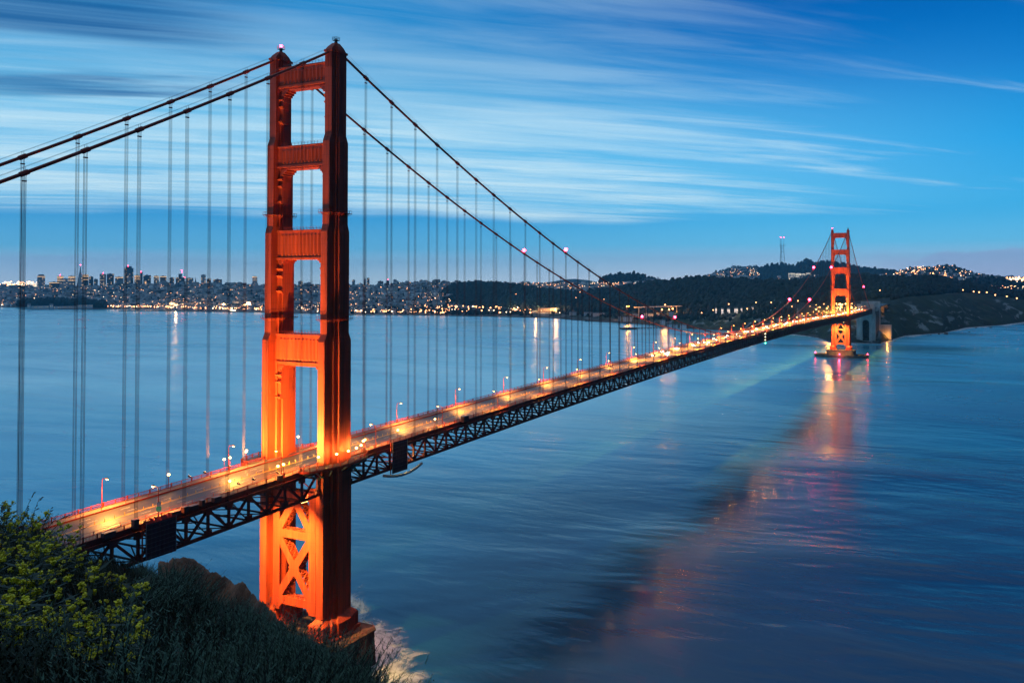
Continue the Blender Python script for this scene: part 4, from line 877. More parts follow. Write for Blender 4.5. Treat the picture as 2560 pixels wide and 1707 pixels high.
def tower(u0, u1, v, D, m_, lab, band=0, cap=None, dens=.3, warm=True, name='office_tower', z0=None):
    uc = (u0+u1)/2; p = place(uc, v, D); q0, q1 = place(u0, v, D), place(u1, v, D); W_ = math.hypot(q1[0]-q0[0], q1[1]-q0[1])/2
    z0 = (ground_city(uc, D)-5) if z0 is None else z0; h = p[2]-z0; a, b, _ = bearing(uc)
    o = empty(name, (p[0], p[1], z0), rz=math.atan2(b, a)-math.pi/2); tag(o, lab, 'building'); m = MB(); w = W_*.93; d = W_*.8
    m.box(-w, w, -d, d, 0, h)
    if cap: m.box(-w*cap[0], w*cap[0], -d*.7, d*.7, h, h+cap[1])
    m.box(-w*.3, w*.2, -d*.3, d*.3, h, h+4)
    for k in range(int(h/14)): m.box(-w-.25, w+.25, -d-.25, d+.25, 12+k*14, 12.8+k*14)
    m.obj('body', m_, o); g = MB(); windows(g, w+.3, d+.3, h, int(u0*7), dens)
    if band:
        for bz in ([h-7] if band == 1 else [h-7, h-16, h*.6]): g.box(-w-.4, w+.4, -d-.42, -d-.3, bz, bz+3.)
    if g.v: g.obj('lit_windows', WARMG if warm else COOLG, o)
    return o, h
SK = [(92.5, 113.5, 689.6, 7000, GW, 'grey tower with a lit band under its crown, beside the distant white bridge', 1, (.75, 10)), (142.4, 159.7, 690, 7000, GW, 'tower with glowing upper floors and a red roof light, left of the pyramid', 3, None), (159, 170, 696, 7100, GP, 'slim pale tower behind two lit ones, left of the pyramid', 0, None), (170, 188.6, 690, 7000, GW, 'tower with bright bands of lit floors just left of the pyramid', 3, None),
      (168, 186, 704, 6400, GP, 'pale block in front of the banded tower left of the pyramid', 0, None), (122, 149, 705, 6400, GD, 'wide low dark building under the small lit gable', 1, None), (149, 166, 711, 6100, GP, 'pale low block between the wide dark building and the pyramid', 0, None), (206, 222, 686.5, 6900, GD, 'dark tower with orange floors immediately right of the pyramid', 3, None), (222, 234, 691.5, 6700, GD, 'dark slab second to the right of the pyramid', 0, None), (234.5, 245, 697.6, 6600, GW, 'short grey tower third to the right of the pyramid', 0, None),
      (248.6, 266, 685, 6700, GW, 'grey-violet tower with white roof lights, left of the twin dark block', 0, None), (266.5, 285.5, 684.5, 6600, GD, 'dark broad tower beside the one with white roof lights', 0, None), (287, 309, 692, 6500, GW, 'low wide grey building left of the tallest dark tower', 1, None), (310, 334.6, 670.5, 6600, GD, 'tallest broad dark tower of the skyline with one lit band of floors', 0, (.6, 13)), (316.5, 327, 691, 6250, GP, 'narrow pale tower standing in front of the tallest dark one', 0, None),
      (335.5, 351, 688, 6500, GW, 'tower with a bright lit top right of the tallest dark tower', 3, None), (350.5, 357, 681, 6600, GD, 'thin tall dark tower with a red roof light', 0, None), (357.5, 378, 688, 6400, GD, 'broad dark slab right of the thin dark tower', 0, None), (362, 366, 702, 6000, GP, 'little bright white tower below the broad dark slab', 3, None), (384, 398, 689.5, 6400, GW, 'grey tower with a white light at its top corner', 1, None), (399.5, 417, 690, 6400, GR, 'reddish broad tower next to the one with a white corner light', 1, None),
      (424, 436, 694, 6300, GD, 'short dark tower alone left of the domed dark block', 0, None), (438.5, 462, 693.5, 6300, GD, 'dark block with a stepped turret and antenna on its roof', 0, (.36, 24)), (464.5, 484, 695, 6300, GW, 'grey building with red roof light right of the turreted block', 0, None), (502, 515, 687, 6200, GP, 'pale slab with its left edge brightly lit', 0, None), (516.5, 528, 697, 6200, GR, 'reddish tower directly right of the pale slab', 0, None), (532.7, 555.6, 698.5, 6100, GR, 'broad violet block with one white roof light', 0, None),
      (586, 618, 707, 6000, GR, 'long low building just left of the tower with a white crown', 0, None), (630.6, 643.6, 691, 6000, GW, 'lone tower with a shining white crown left of the bridge leg', 1, None), (633, 659, 714, 5500, GP, 'pale blocks below the lone tower with the white crown', 0, None), (745, 757, 703, 5900, GW, 'grey tower seen between the legs of the near bridge tower, left one', 0, None), (766, 778, 706, 5900, GP, 'pale tower seen between the legs of the near bridge tower, right one', 0, None),
      (880, 888, 699.5, 5800, GW, 'small square tower just right of the near bridge tower', 0, None), (897, 905.5, 708, 5800, GP, 'low pale building right of the small square tower', 0, None), (909, 915, 697, 5700, GW, 'narrow tower half behind a suspender, left of the tall slim one', 0, None), (917, 924, 695, 5700, GD, 'slim two-tone tower, tallest right of the near bridge tower', 0, None), (944, 959, 703, 5600, GR, 'square violet building alone on the skyline', 0, None), (965.5, 973.5, 701.5, 5600, GD, 'dark narrow tower with a red lamp, second from the wooded hill', 0, None), (983, 992, 699, 5500, GW, 'tower with a thin flat roof slab, closest to the residential hilltop', 0, None),
      (1942, 1953, 690, 6700, GP, 'pale round-topped block left of the bright hospital', 0, (.7, 4))]
for a in SK:
    o, h = tower(*a[:6], band=a[6], cap=a[7], dens=.16 if a[4] is GD else .26)
# the pyramid
p = place(201, 662.5, 6700); b0 = place(193.7, 716, 6700); b1 = place(208.4, 716, 6700); w = math.hypot(b1[0]-b0[0], b1[1]-b0[1])/2; zg = b0[2]-14; h = p[2]-zg
o = empty('pyramid_tower', (p[0], p[1], zg), rz=.6); tag(o, 'slender pale pyramid tower with a pointed spire', 'building'); m = MB()
m.prism([(-w, -w), (w, -w), (w, w), (-w, w)], 0, h*.8, [(-w*.16, -w*.16), (w*.16, -w*.16), (w*.16, w*.16), (-w*.16, w*.16)]); m.obj('body', GP, o)
m = MB(); m.prism([(-w*.16, -w*.16), (w*.16, -w*.16), (w*.16, w*.16), (-w*.16, w*.16)], h*.8, h, [(-.3, -.3), (.3, -.3), (.3, .3), (-.3, .3)]); m.obj('spire', GP, o)
m = MB()
for s in (-1, 1): m.prism([(s*w*.75, -w*.25), (s*w*.3, -w*.25), (s*w*.3, w*.25), (s*w*.75, w*.25)][::s], h*.38, h*.68, [(s*w*.42, -w*.2), (s*w*.2, -w*.2), (s*w*.2, w*.2), (s*w*.42, w*.2)][::s])
m.obj('wing', GP, o); g = MB()
for zf in (.08, .14, .3, .42): ww = w*(1-zf*1.05); g.box(-ww, ww, -ww-.5, -ww+.3, h*zf, h*zf+3); 
g.obj('lit_windows', WARMG, o); MB().ball((0, 0, h), 2.2, 6).obj('beacon', REDG, o)
for u, v, D in ((150, 687.5, 7000), (320, 665.5, 6600), (353, 680, 6600), (461, 693, 6300), (970, 700, 5600), (258, 683, 6700)):
    x, y, z = place(u, v, D); tag(MB().ball((0, 0, 0), 2.6, 6).obj('roof_beacon', REDG, loc=(x, y, z)), f'small red roof light on a skyline tower {["left of the pyramid", "on the tallest dark tower", "on the thin dark tower", "beside the turreted block", "near the wooded hill", "on the grey-violet tower"][[150, 320, 353, 461, 970, 258].index(u)]}', 'light')
x, y, z = place(454.5, 687, 6300); m = MB(); m.tube([(0, 0, -8), (0, 0, 30)], [1.6, .5], 5); m.cur = 1; m.ball((0, 0, 31), 2.4, 6); m.ball((0, 0, 18), 2.2, 6); tag(m.obj('roof_antenna', [GD, REDG], loc=(x, y, z)), 'antenna mast with red lights above the turreted dark block', 'antenna')
x, y, z = place(488.6, 693, 6200); m = MB(); m.tube([(0, 0, -60), (0, 0, -25), (0, 0, 0)], [6, 4, .3], 6); tag(m.obj('church_spire', GD, loc=(x, y, z)), 'thin dark church spire on the skyline', 'spire')
# distant white lit bridge
o = empty('distant_bridge'); tag(o, 'distant bridge with white-lit cables at the far end of the bay', 'bridge'); m = MB(); g = MB()
pa, pb = place(-60, 717.5, 9800), place(96, 717.5, 9300); V = lambda t, dz=0: (pa[0]+(pb[0]-pa[0])*t, pa[1]+(pb[1]-pa[1])*t, pa[2]+(pb[2]-pa[2])*t+dz)
m.bar(V(0), V(1), 18, 5); 
for k in range(8): m.bar(V(k/7*.98), V(k/7*.98, -40), 6, 6)
m.obj('deck', GP, o); g.bar(V(0, 4), V(1, 4), 3, 3.2)
for k in range(24):
    t = .58+.42*k/23; hh = 4+46*((t-.58)/.42)**2; g.bar(V(t, 3), V(t, hh), 3, 3); t2 = min(1, t+.42/23)
    g.bar(V(t, hh), V(t2, 4+46*((t2-.58)/.42)**2), 4, 4)
g.obj('cable_lights', mat('white_cable_glow', (1, .95, .8), .5, emit=.9, ecol=(1, .9, .72), sample=False), o)
# ---- south shore buildings
def longhouse(u0, v0, u1, v1, h, D, m_, lab, name='shed', gable=True, d=6., grp=None, lit=0):
    za = 4.5 if D > 2600 else 5.; p, q = place(u0, v0, D), place(u1, v1, D); a, b, _ = bearing((u0+u1)/2); lx = math.hypot(q[0]-p[0], q[1]-p[1])/2; z = min(p[2], q[2])
    o = empty(name, ((p[0]+q[0])/2, (p[1]+q[1])/2, z), rz=math.atan2(q[1]-p[1], q[0]-p[0])); tag(o, lab, 'building', grp); m = MB(); m.box(-lx, lx, -d, d, -8, h); m.obj('walls', m_, o)
    r = MB()
    if gable: r.add([(-lx-.4, -d-.5, h), (lx+.4, -d-.5, h), (lx+.4, d+.5, h), (-lx-.4, d+.5, h), (-lx-.4, 0, h+d*.55), (lx+.4, 0, h+d*.55)], [(0, 1, 5, 4), (2, 3, 4, 5), (1, 2, 5), (3, 0, 4), (3, 2, 1, 0)])
    else: r.box(-lx-.3, lx+.3, -d-.3, d+.3, h, h+.5)
    r.obj('roof', mat('slate_roof', (.13, .15, .18), .8), o); g = MB(); n_ = max(2, int(lx/3.5))
    for k in range(n_): xx = -lx+2*lx*(k+.5)/n_; 
    for k in range(n_):
        xx = -lx+2*lx*(k+.5)/n_
        for s in (-1, 1):
            if (k*7+int(u0)) % 3 or not lit: g.box(xx-.55, xx+.55, s*d-.05, s*d+.05, h*.35, h*.62)
    g.obj('windows', WARMG if lit else mat('dark_pane', (.05, .06, .08), .2), o); return o
longhouse(1423, 785, 1441, 785.5, 7, 3020, GP, 'white airfield shed with grey roof, shorter of the two long white sheds')
longhouse(1460, 786, 1481, 786.5, 7, 2960, GP, 'long white shed at the green field, left end of the longer row'); longhouse(1482, 787, 1511, 788, 7, 2900, GP, 'long white shed at the green field, right end of the longer row')
for i, (a, b, c, d_) in enumerate([(1545, 797, 1552, 2620), (1558, 798, 1572, 2600), (1574, 798, 1580, 2600), (1581, 790, 1596, 2690), (1610, 789, 1618, 2640), (1620, 790, 1634, 2600), (1641, 789, 1652, 2560), (1672, 786, 1684, 2500), (1650, 807, 1663, 2400), (1668, 817, 1680, 2300), (1684, 818, 1694, 2290), (1700, 818, 1716, 2270)]):
    longhouse(a, b, c, b, 6.5, d_, GP, f'white gabled cottage on the south shore, {ord_[i]} from the green field', 'cottage', d=5., grp='white cottages on the south shore', lit=i in (3, 5))
for i, (a, b) in enumerate([(1788, 776), (1803, 777), (1818, 776.5), (1836, 777), (1852, 775), (1878, 772)]): longhouse(a, b+(i*7%3)*.8, a+4+(i*5%4)*1.6, b+(i*7%3)*.8, 5.5, 2330, GP, f'pale barracks house in the dark woods, {ord_[i]} from the shore side', 'barracks_house', grp='pale barracks houses in the woods', lit=1); p = place(a+3, b-3, 2310); lamp('POINT', (p[0], p[1], p[2]+3), 7000, (1, .75, .55), radius=1.)
for i, (a, b, c) in enumerate([(2048, 747, 2062), (2036, 752, 2041), (2160, 749, 2168), (2166, 746, 2176), (2138, 751, 2142)]): longhouse(a, b, c, b, 9, 2500, GP, ['white house in the woods left of the far tower', 'small pale hut beside the white house left of the far tower', 'pale house above the pylon, left of a pair', 'pale house above the pylon, right of a pair', 'small pale hut seen right beside the far tower'][i], 'white_house', lit=1)
longhouse(1205, 776, 1262, 778, 6, 3560, mat('lit_wall', (.5, .36, .26), .8), 'long low warehouse glowing orange by the shore, left one', 'warehouse', False, 12, lit=1); longhouse(1266, 777, 1320, 778.5, 9, 3420, mat('lit_wall', (.5, .36, .26), .8), 'long low warehouse glowing orange by the shore, middle one', 'warehouse', False, 12, lit=1)
longhouse(1345, 777, 1392, 777, 11, 3330, mat('lit_wall', (.5, .36, .26), .8), 'long low warehouse glowing orange by the shore, right one', 'warehouse', False, 12, lit=1)
for i, (u, D) in enumerate(((1215, 3500), (1250, 3480), (1285, 3350), (1310, 3340), (1357, 3260), (1380, 3255))): p = place(u, 775, D); lamp('POINT', (p[0], p[1], 11), 45000, (1, .48, .18), radius=2)
longhouse(1615, 706, 1650, 706, 16, 5300, GP, 'pale domed church building on the ridge left of the radio mast hill', 'church', True, 14, lit=1)
p = place(1645, 700, 5300); m = MB(); m.tube([(0, 0, -16), (0, 0, 10), (0, 0, 12), (0, 0, 22)], [6, 6, 6.5, .5], 8); tag(m.obj('church_tower', GP, loc=p), 'church tower with a small dome rising over the ridge', 'tower')
for i, (a, b, v, t_) in enumerate([(1970, 1988, 682.5, 1), (1988, 2003, 683, 3), (2003, 2014, 684, 3), (2015, 2028, 682, 3), (2028, 2047, 687.5, 1)]):
    tower(a, b, v, 6700, GP, f'brightly lit white hospital block on the hillside, {ord_[i]} from the left', band=t_, dens=.85, warm=False, name='hospital_block', z0=place(a, 703, 6700)[2]-8)
m = MB(); m.box(-7, 7, -7, 7, 0, 9); tag(m.obj('gold_lit_hall', mat('lit_hall_glow', (.7, .4, .15), .7, emit=1.5, ecol=(1, .5, .12), sample=False), loc=(*place(879, 757, 4500)[:2], place(879, 757, 4500)[2])), 'golden glowing hall half behind the near tower edge at the waterfront', 'building')  # lamplight on the hall put in as glowing walls
for i, (a, b, v) in enumerate([(68, 77, 763.5), (78, 122, 765.5), (124, 133, 763.5), (134, 190, 765.8), (192, 232, 763)]):
    longhouse(a, v+4.5, b, v+4.5, 11, 4680, GP, ['white gabled head house of the waterfront shed, left one', 'long grey pier shed with a row of lit doors', 'white gabled head house between two pier sheds', 'very long grey pier shed at the wooded point', 'pier shed with a pink-lit wall'][i], 'pier_shed', i in (0, 2), 12 if i in (0, 2) else 8, lit=1)
m = MB(); P0, P1 = place(62, 770.8, 4800), place(300, 773.5, 4500); m.bar((P0[0], P0[1], .6), (P1[0], P1[1], .6), 30, 3); tag(m.obj('quay_wall', DCONC), 'dark quay wall along the water in front of the pier sheds', 'quay')
P0, P1 = place(297, 777, sea(297, 777)), place(660, 780.5, sea(660, 780.5)); m = MB(); m.bar((P0[0], P0[1], .8), (P1[0], P1[1], .8), 9, 3); tag(m.obj('breakwater', DCONC), 'long thin dark breakwater in front of the marina', 'breakwater')
P0 = place(590, 777, 3990); o = empty('lit_ferry_landing', (P0[0], P0[1], 1)); tag(o, 'brilliantly lit white pavilion on the water edge before the marina', 'pavilion'); m = MB(); m.box(-8, 8, -36, 36, -2, 4); m.obj('hall', GP, o); m = MB(); m.box(-8.3, -8.05, -35, 35, 1, 3.6); m.obj('lit_windows', mat('bright_pane', (1, .9, .6), .5, emit=9, ecol=(1, .85, .5), sample=False), o); m = MB(); m.box(-9, 9, -37, 37, 4, 4.6); m.obj('roof', GW, o)
# piers out into the bay
def jetty(u0, v0, u1, v1, lab, head=None):
    P0, P1 = place(u0, v0, sea(u0, v0)), place(u1, v1, sea(u1, v1)); o = empty('wooden_pier'); tag(o, lab, 'pier'); m = MB(); q = lambda t, z=0: (P0[0]+(P1[0]-P0[0])*t, P0[1]+(P1[1]-P0[1])*t, z)
    m.bar(q(0, 3.4), q(1, 3.4), 9, 1.0)
    if head: m.bar(q(0, 3.2), q(head, 3.2), 26, 1.6); m.bar(q(0, 2.), q(head, 2.), 24, 3.)
    m.obj('deck', DARKM, o); g = MB(); L_ = math.hypot(P1[0]-P0[0], P1[1]-P0[1])
    for k in range(int(L_/9)): 
        for s in (-3.5, 3.5): x, y, _ = q(k*9/L_); g.tube([(x+s, y, -3), (x+s, y, 3)], .6, 5)
    g.obj('piles', DARKM, o)['kind'] = 'stuff'
jetty(1552, 823, 1664, 820.5, 'long dark wooden pier with a broad head, jutting from the south shore', .32); jetty(1466, 802.5, 1522, 803.5, 'short dark pier with a small hut at its tip', .12)
# lit viaduct among the trees
P0, P1 = place(1588, 768.5, 2750), place(1702, 765.5, 2600); o = empty('road_viaduct'); tag(o, 'elevated highway with a glowing deck crossing between dark trees', 'viaduct'); m = MB(); m.bar(P0, P1, 14, 2); 
for k in range(6): t = (k+.5)/6; x, y, z = [P0[i]+(P1[i]-P0[i])*t for i in range(3)]; m.bar((x, y, z), (x, y, z-32), 2, 3)
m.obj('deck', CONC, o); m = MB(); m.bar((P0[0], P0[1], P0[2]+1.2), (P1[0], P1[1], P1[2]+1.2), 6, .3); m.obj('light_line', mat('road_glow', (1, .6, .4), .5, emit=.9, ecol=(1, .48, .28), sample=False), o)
for i, (u, v, D) in enumerate([(1567, 766, 2740), (1572, 765.5, 2740), (1682, 772, 2560), (1673, 774, 2540), (1655, 774, 2560), (1663, 762, 2600)]): far_lamp(u, v, D, 1.9, f'glowing lamp beside the elevated highway, {ord_[i]} in the group', 'lamps by the elevated highway', 10); lamp('POINT', place(u, v+1, D-6), 60000, SODIUM, radius=1)
for i, (u, v, D) in enumerate([(1440, 744, 3700), (1450, 730, 3900), (1510, 748, 3400), (1850, 724.6, 3000), (1872, 731, 2950), (1849, 733.6, 2950), (1290, 735, 3900), (1303, 733, 3900), (1196, 732, 4000), (1209, 733.6, 4000)]): far_lamp(u, v, D, 1.5, f'faint orange lamp in the dark woods, {ord_[i]} of the scattered ones', 'scattered lamps in the dark woods', place(u, v, D)[2]-10)
# the three-legged radio mast and small masts
p = place(1955, 661, 8300); zt = place(1955, 594, 8300)[2]; H = zt-p[2]+15; a, b, _ = bearing(1955); o = empty('radio_mast', (p[0], p[1], p[2]-15), rz=math.atan2(b, a)-math.pi/2); tag(o, 'tall three-legged red and white radio mast on the distant hill', 'mast'); MR = mat('mast_steel', (.16, .13, .16), .6); legs = []
f = lambda z: 21-9*min(1, z/(H*.55)) if z < H*.55 else 12+2*(z-H*.55)/(H*.45)
for k in range(3):
    an = math.radians(90+120*k+18); m = MB(); zs = [H*i/12 for i in range(10)]; m.tube([(f(z)*math.cos(an)*1.5, f(z)*math.sin(an), z) for z in zs], 1.9, 5); m.tube([(f(H*.75)*1.5*math.cos(an), f(H*.75)*math.sin(an), H*.72), (f(H*.75)*1.5*math.cos(an), f(H*.75)*math.sin(an), H)], 1.3, 5); lg = m.obj('leg', MR, o); MB().ball((f(H*.75)*1.5*math.cos(an), f(H*.75)*math.sin(an), H), 2.4, 6).obj('beacon', REDG, lg)
m = MB()
for zf in (.1, .3, .5, .62, .72):
    z = H*zf; rr = f(z)*(1.0 if zf < .7 else 2.1); 
    for k in range(3):
        A0, A1 = math.radians(90+120*k+18), math.radians(210+120*k+18); m.bar((rr*1.5*math.cos(A0), rr*math.sin(A0), z), (rr*1.5*math.cos(A1), rr*math.sin(A1), z), 2.2, 3)
for i_ in range(4):
    z0_, z1_ = H*(.1+.155*i_), H*(.1+.155*(i_+1))
    for k in range(3): A0, A1 = math.radians(90+120*k+18), math.radians(210+120*k+18); m.bar((f(z0_)*1.5*math.cos(A0), f(z0_)*math.sin(A0), z0_), (f(z1_)*1.5*math.cos(A1), f(z1_)*math.sin(A1), z1_), .8, .8)
m.obj('cross_arms', MR, o)
for u, lab in ((1831, 'left thin mast with a lamp at its foot on the hilltop'), (1837.5, 'right thin mast beside another on the hilltop')):
    p = place(u, 666.5, 8050); zt = place(u, 655, 8050)[2]; o = empty('thin_mast', p); tag(o, lab, 'mast'); MB().tube([(0, 0, -8), (0, 0, zt-p[2])], .8, 4).obj('pole', MR, o); MB().ball((0, 0, 1), 5, 6).obj('foot_lamp', PTG, o)
# rocks off the bluff
for i, (u, v, r) in enumerate([(2365, 835.8, 5.2), (2348, 836, 3.5), (2327, 838, 3.2), (2320, 839.5, 2.2), (2477, 819.5, 5), (2382, 826, 3), (2423, 831, 2.8), (2238, 853.5, 2.2), (2440, 820, 3.2), (2270, 846, 1.8)]):
    x, y, _ = place(u, v, sea(u, v)); V = ICV*RNG.uniform(.6, 1.3, (12, 1))*r*np.array([1.3, 1, .8]); m = MB().add([tuple(q) for q in V], [tuple(q) for q in ICF]); o = m.obj('sea_rock', DCONC, loc=(x, y, .3)); tag(o, f'dark rock in the surf below the bluff, {ord_[i]} outward from the pylon', 'rock', 'rocks in the surf under the bluff')
# ramparts with lit wall at the foot of the bluff
p = place(2213, 840, 1960); m = MB(); m.box(-7, 7, -14, 14, -6, 27)
for k in range(5): m.box(-7.5, -7, -13+k*6, -11.5+k*6, -6, 27)
o = m.obj('seawall_building', CONC, loc=(p[0], p[1], 8)); tag(o, 'pale buttressed wall lit orange at the foot of the bluff right of the pylon', 'building'); lamp('POINT', (p[0]-16, p[1]-6, 12), 9000, SODIUM, radius=1); lamp('POINT', (p[0]-14, p[1]+8, 12), 7000, SODIUM, radius=1)
m = MB(); a_, b_, c_2 = place(2000, 836, sea(2000, 836)), place(2060, 848, sea(2060, 848)), place(2200, 857, sea(2200, 857)-20)
m.bar((a_[0]+6, a_[1], 1.5), (b_[0]+8, b_[1], 1.5), 6, 7); m.bar((b_[0]+8, b_[1], 1.5), (c_2[0], c_2[1], 1.5), 8, 7); tag(m.obj('seawall', DCONC), 'dark seawall along the shore behind the far tower', 'wall')
fo = empty('brick_fort', (L+SIDE+62, 40, 0)); tag(fo, 'dark square fort crouching under the far pylon beside the water', 'fort'); m = MB(); m.box(-28, 28, -24, 24, 0, 15); m.obj('walls', mat('brick', (.16, .06, .04), .9, var=.3), fo); m = MB(); m.box(-29, 29, -25, 25, 15, 16); m.obj('parapet', CONC, fo)
# ================================================================== THE HEADLAND UNDER THE CAMERA
H0 = 1.75
# sight bearing mark u -> (v of the ground edge, distance of the edge)
EDGE = [(-2600, 1180, 30), (-900, 1200, 26), (-300, 1275, 20), (0, 1335, 17), (60, 1340, 18), (140, 1362, 20), (200, 1392, 21), (260, 1412, 23), (350, 1430, 27), (440, 1462, 32), (520, 1505, 34), (600, 1532, 34), (650, 1552, 32), (700, 1574, 30), (744, 1598, 28), (800, 1612, 27), (835, 1634, 25), (865, 1668, 24), (895, 1690, 22), (920, 1722, 20), (950, 1765, 18), (985, 1830, 16), (1080, 2000, 12), (1300, 2200, 9), (1700, 2700, 7)]
def hill(u, D):
    v, De = lerp(EDGE, u); T = -bearing(u, v)[2]; s = T-H0/De
    x, y = CAM[0]+bearing(u)[0]*D, CAM[1]+bearing(u)[1]*D
    n_ = .22*float(fbm(x, y, 4.5, 31, 4))*min(1, D/5)
    z = -H0-s*min(D, De)
    if D > De: z -= (D-De)*(s+1.15*min(1, (D-De)/6)) ; n_ *= 1.5
    return (x, y, max(CAM[2]+z+n_, -6+.02*D))
us = list(np.arange(-2600, -200, 60))+list(np.arange(-200, 1160, 9))+list(np.arange(1160, 1700, 45)); Ds = list(np.concatenate([np.linspace(.0, 10, 26), np.linspace(10.6, 46, 60), np.geomspace(47.5, 175, 34)]))
V = np.array([hill(u, D) for u in us for D in Ds]); nD = len(Ds); i, j = np.meshgrid(np.arange(len(us)-1), np.arange(nD-1), indexing='ij'); q = (i*nD+j).ravel(); F = np.stack([q, q+nD, q+nD+1, q+1], 1)
HG = mat('headland_soil', (.010, .011, .007), .95, var=.6, vscale=.8, bump=.08, bscale=3)
tag(np_obj('headland_ground', V, F, HG, smooth=True), kind='structure')
m = MB(); m.add([(CAM[0]-260, CAM[1]-200, CAM[2]-H0-.6), (CAM[0]-1.5, CAM[1]-200, CAM[2]-H0-14), (CAM[0]-.5, CAM[1], CAM[2]-H0-.08), (CAM[0]-2, CAM[1]+160, CAM[2]-H0-3), (CAM[0]-260, CAM[1]+200, CAM[2]-H0+4)], [(0, 1, 2, 3, 4)])
tag(m.obj('headland_top', HG), kind='structure')
# brown rock shoulder behind the grass, catching the deck lights
RK = mat('brown_rock', (.17, .075, .04), .95, var=.8, vscale=.25, bump=.5, bscale=.6)
ROCK = [(395, 1405, 62), (425, 1388, 64), (440, 1384, 66), (455, 1386, 66), (480, 1398, 66), (520, 1421, 66), (560, 1447, 64), (600, 1475, 60), (640, 1500, 56), (680, 1528, 52), (720, 1560, 50)]
V = []; us = np.arange(395, 721, 2.)
for u in us:
    v, D = lerp(ROCK, u); a, b, s = bearing(u, v); zc = CAM[2]+s*D
    for k in range(60):
        t = k/59; d = D-16+32*t; z = zc-(abs(t-.5)*2)**1.5*(26 if t > .5 else 14); x, y = CAM[0]+a*d, CAM[1]+b*d; nn = .3*float(fbm(x, y, 12, 77, 5))+.22*float(fbm(x, y, 2.6, 78, 4)); V.append((x, y, z+nn))
n_ = 60; i, j = np.meshgrid(np.arange(len(us)-1), np.arange(n_-1), indexing='ij'); q = (i*n_+j).ravel()
tag(np_obj('rock_shoulder', np.array(V), np.stack([q, q+n_, q+n_+1, q+1], 1), RK), kind='structure')
# ---- grass (one mass nobody could count): tapered bending blades
GM = [mat('grass_dark', (.004, .011, .005), .7), mat('grass_mid', (.009, .023, .009), .7), mat('grass_blue', (.015, .036, .024), .7), mat('grass_dry', (.11, .10, .06), .8)]
def blades(name, N, u0, u1, dfun, hlo, hhi, w, probs, lean=.5, filt=None):
    B = []; 
    for k in range(N):
        u = random.uniform(u0, u1); D = dfun(u)
        if filt and not filt(u, D): continue
        B.append(hill(u, D))
    B = np.array(B); n_ = len(B); h = RNG.uniform(hlo, hhi, n_); th = RNG.uniform(0, 6.28, n_); ln = RNG.uniform(.1, 1, n_)*lean*h; ph = RNG.uniform(0, 6.28, n_)*.35+.9
    dx, dy = np.cos(ph)*ln, np.sin(ph)*ln; wx, wy = np.cos(th)*w, np.sin(th)*w; V = np.zeros((n_, 7, 3))
    for r_, (t, ww) in enumerate(((0, 1.), (.45, .8), (.8, .45))):
        for s_, sg in enumerate((-1, 1)):
            V[:, r_*2+s_, 0] = B[:, 0]+dx*t*t+sg*wx*ww; V[:, r_*2+s_, 1] = B[:, 1]+dy*t*t+sg*wy*ww; V[:, r_*2+s_, 2] = B[:, 2]-.05+h*t*(1-.12*t)
    V[:, 6, 0] = B[:, 0]+dx; V[:, 6, 1] = B[:, 1]+dy; V[:, 6, 2] = B[:, 2]+h*.86
    F = np.array([(0, 1, 3), (0, 3, 2), (2, 3, 5), (2, 5, 4), (4, 5, 6)])[None]+(np.arange(n_)*7)[:, None, None]
    mi = np.repeat(RNG.choice(4, n_, p=probs), 5); return tag(np_obj(name, V.reshape(-1, 3), F.reshape(-1, 3), GM, mi), kind='stuff')
edge = lambda u: lerp(EDGE, u)[1]
blades('grass', 90000, -60, 975, lambda u: 2.6+(edge(u)+3-2.6)*random.random()**1.25, .08, .34, .0055, (.5, .34, .10, .06))
blades('tall_grass', 6000, -60, 800, lambda u: 4+(edge(u)+1.5-4)*random.random()**.9, .2, .5, .006, (.4, .25, .15, .2), lean=.9)
# ---- sagebrush: soft grey-green bushes of upright shoots
SAGE = [mat('sage_leaf', (.08, .17, .12), .8), mat('sage_leaf_dark', (.012, .028, .022), .8)]
def leaf_set(V, F, MI, p, d, n_, ll, ww, r, mi):
    "small leaves along a shoot from p in direction d"
    for k in range(n_):
        t = (k+.3)/n_; c = p+d*t; a = r.uniform(0, 6.28); o_ = Vector((math.cos(a), math.sin(a), r.uniform(.7, 1.6))).normalized()*ll*(1-.45*t); s_ = o_.cross(Vector((0, 0, 1))).normalized()*ww
        i0 = len(V); V += [tuple(c-s_), tuple(c+s_), tuple(c+o_)]; F.append((i0, i0+1, i0+2)); MI.append(mi)
def sage(seed):
    r = random.Random(seed); V, F, MI = [], [], []
    for k in range(95):
        a = r.uniform(0, 6.28); rr = r.random()**.6*.45; p = Vector((rr*math.cos(a), rr*math.sin(a), r.uniform(0, .15))); d = Vector((rr*math.cos(a)*.55+r.uniform(-.1, .1), rr*math.sin(a)*.55+r.uniform(-.1, .1), r.uniform(.28, .62)*(1.15-rr)))
        s_ = d.cross(Vector((1, 0, 0))).normalized()*.006; i0 = len(V); V += [tuple(p-s_), tuple(p+s_), tuple(p+d)]; F.append((i0, i0+1, i0+2)); MI.append(1)
        leaf_set(V, F, MI, p, d, 26, .055, .0045, r, 0 if r.random() < .75 else 1)
    return np_obj('sagebrush', np.array(V), np.array(F), SAGE, np.array(MI))
sp_ = [sage(i) for i in range(4)]; cnt = 0; rs_ = random.Random(4)
names_ = ['at the bottom edge of the slope', 'midway down the slope', 'near the grassy skyline of the slope']
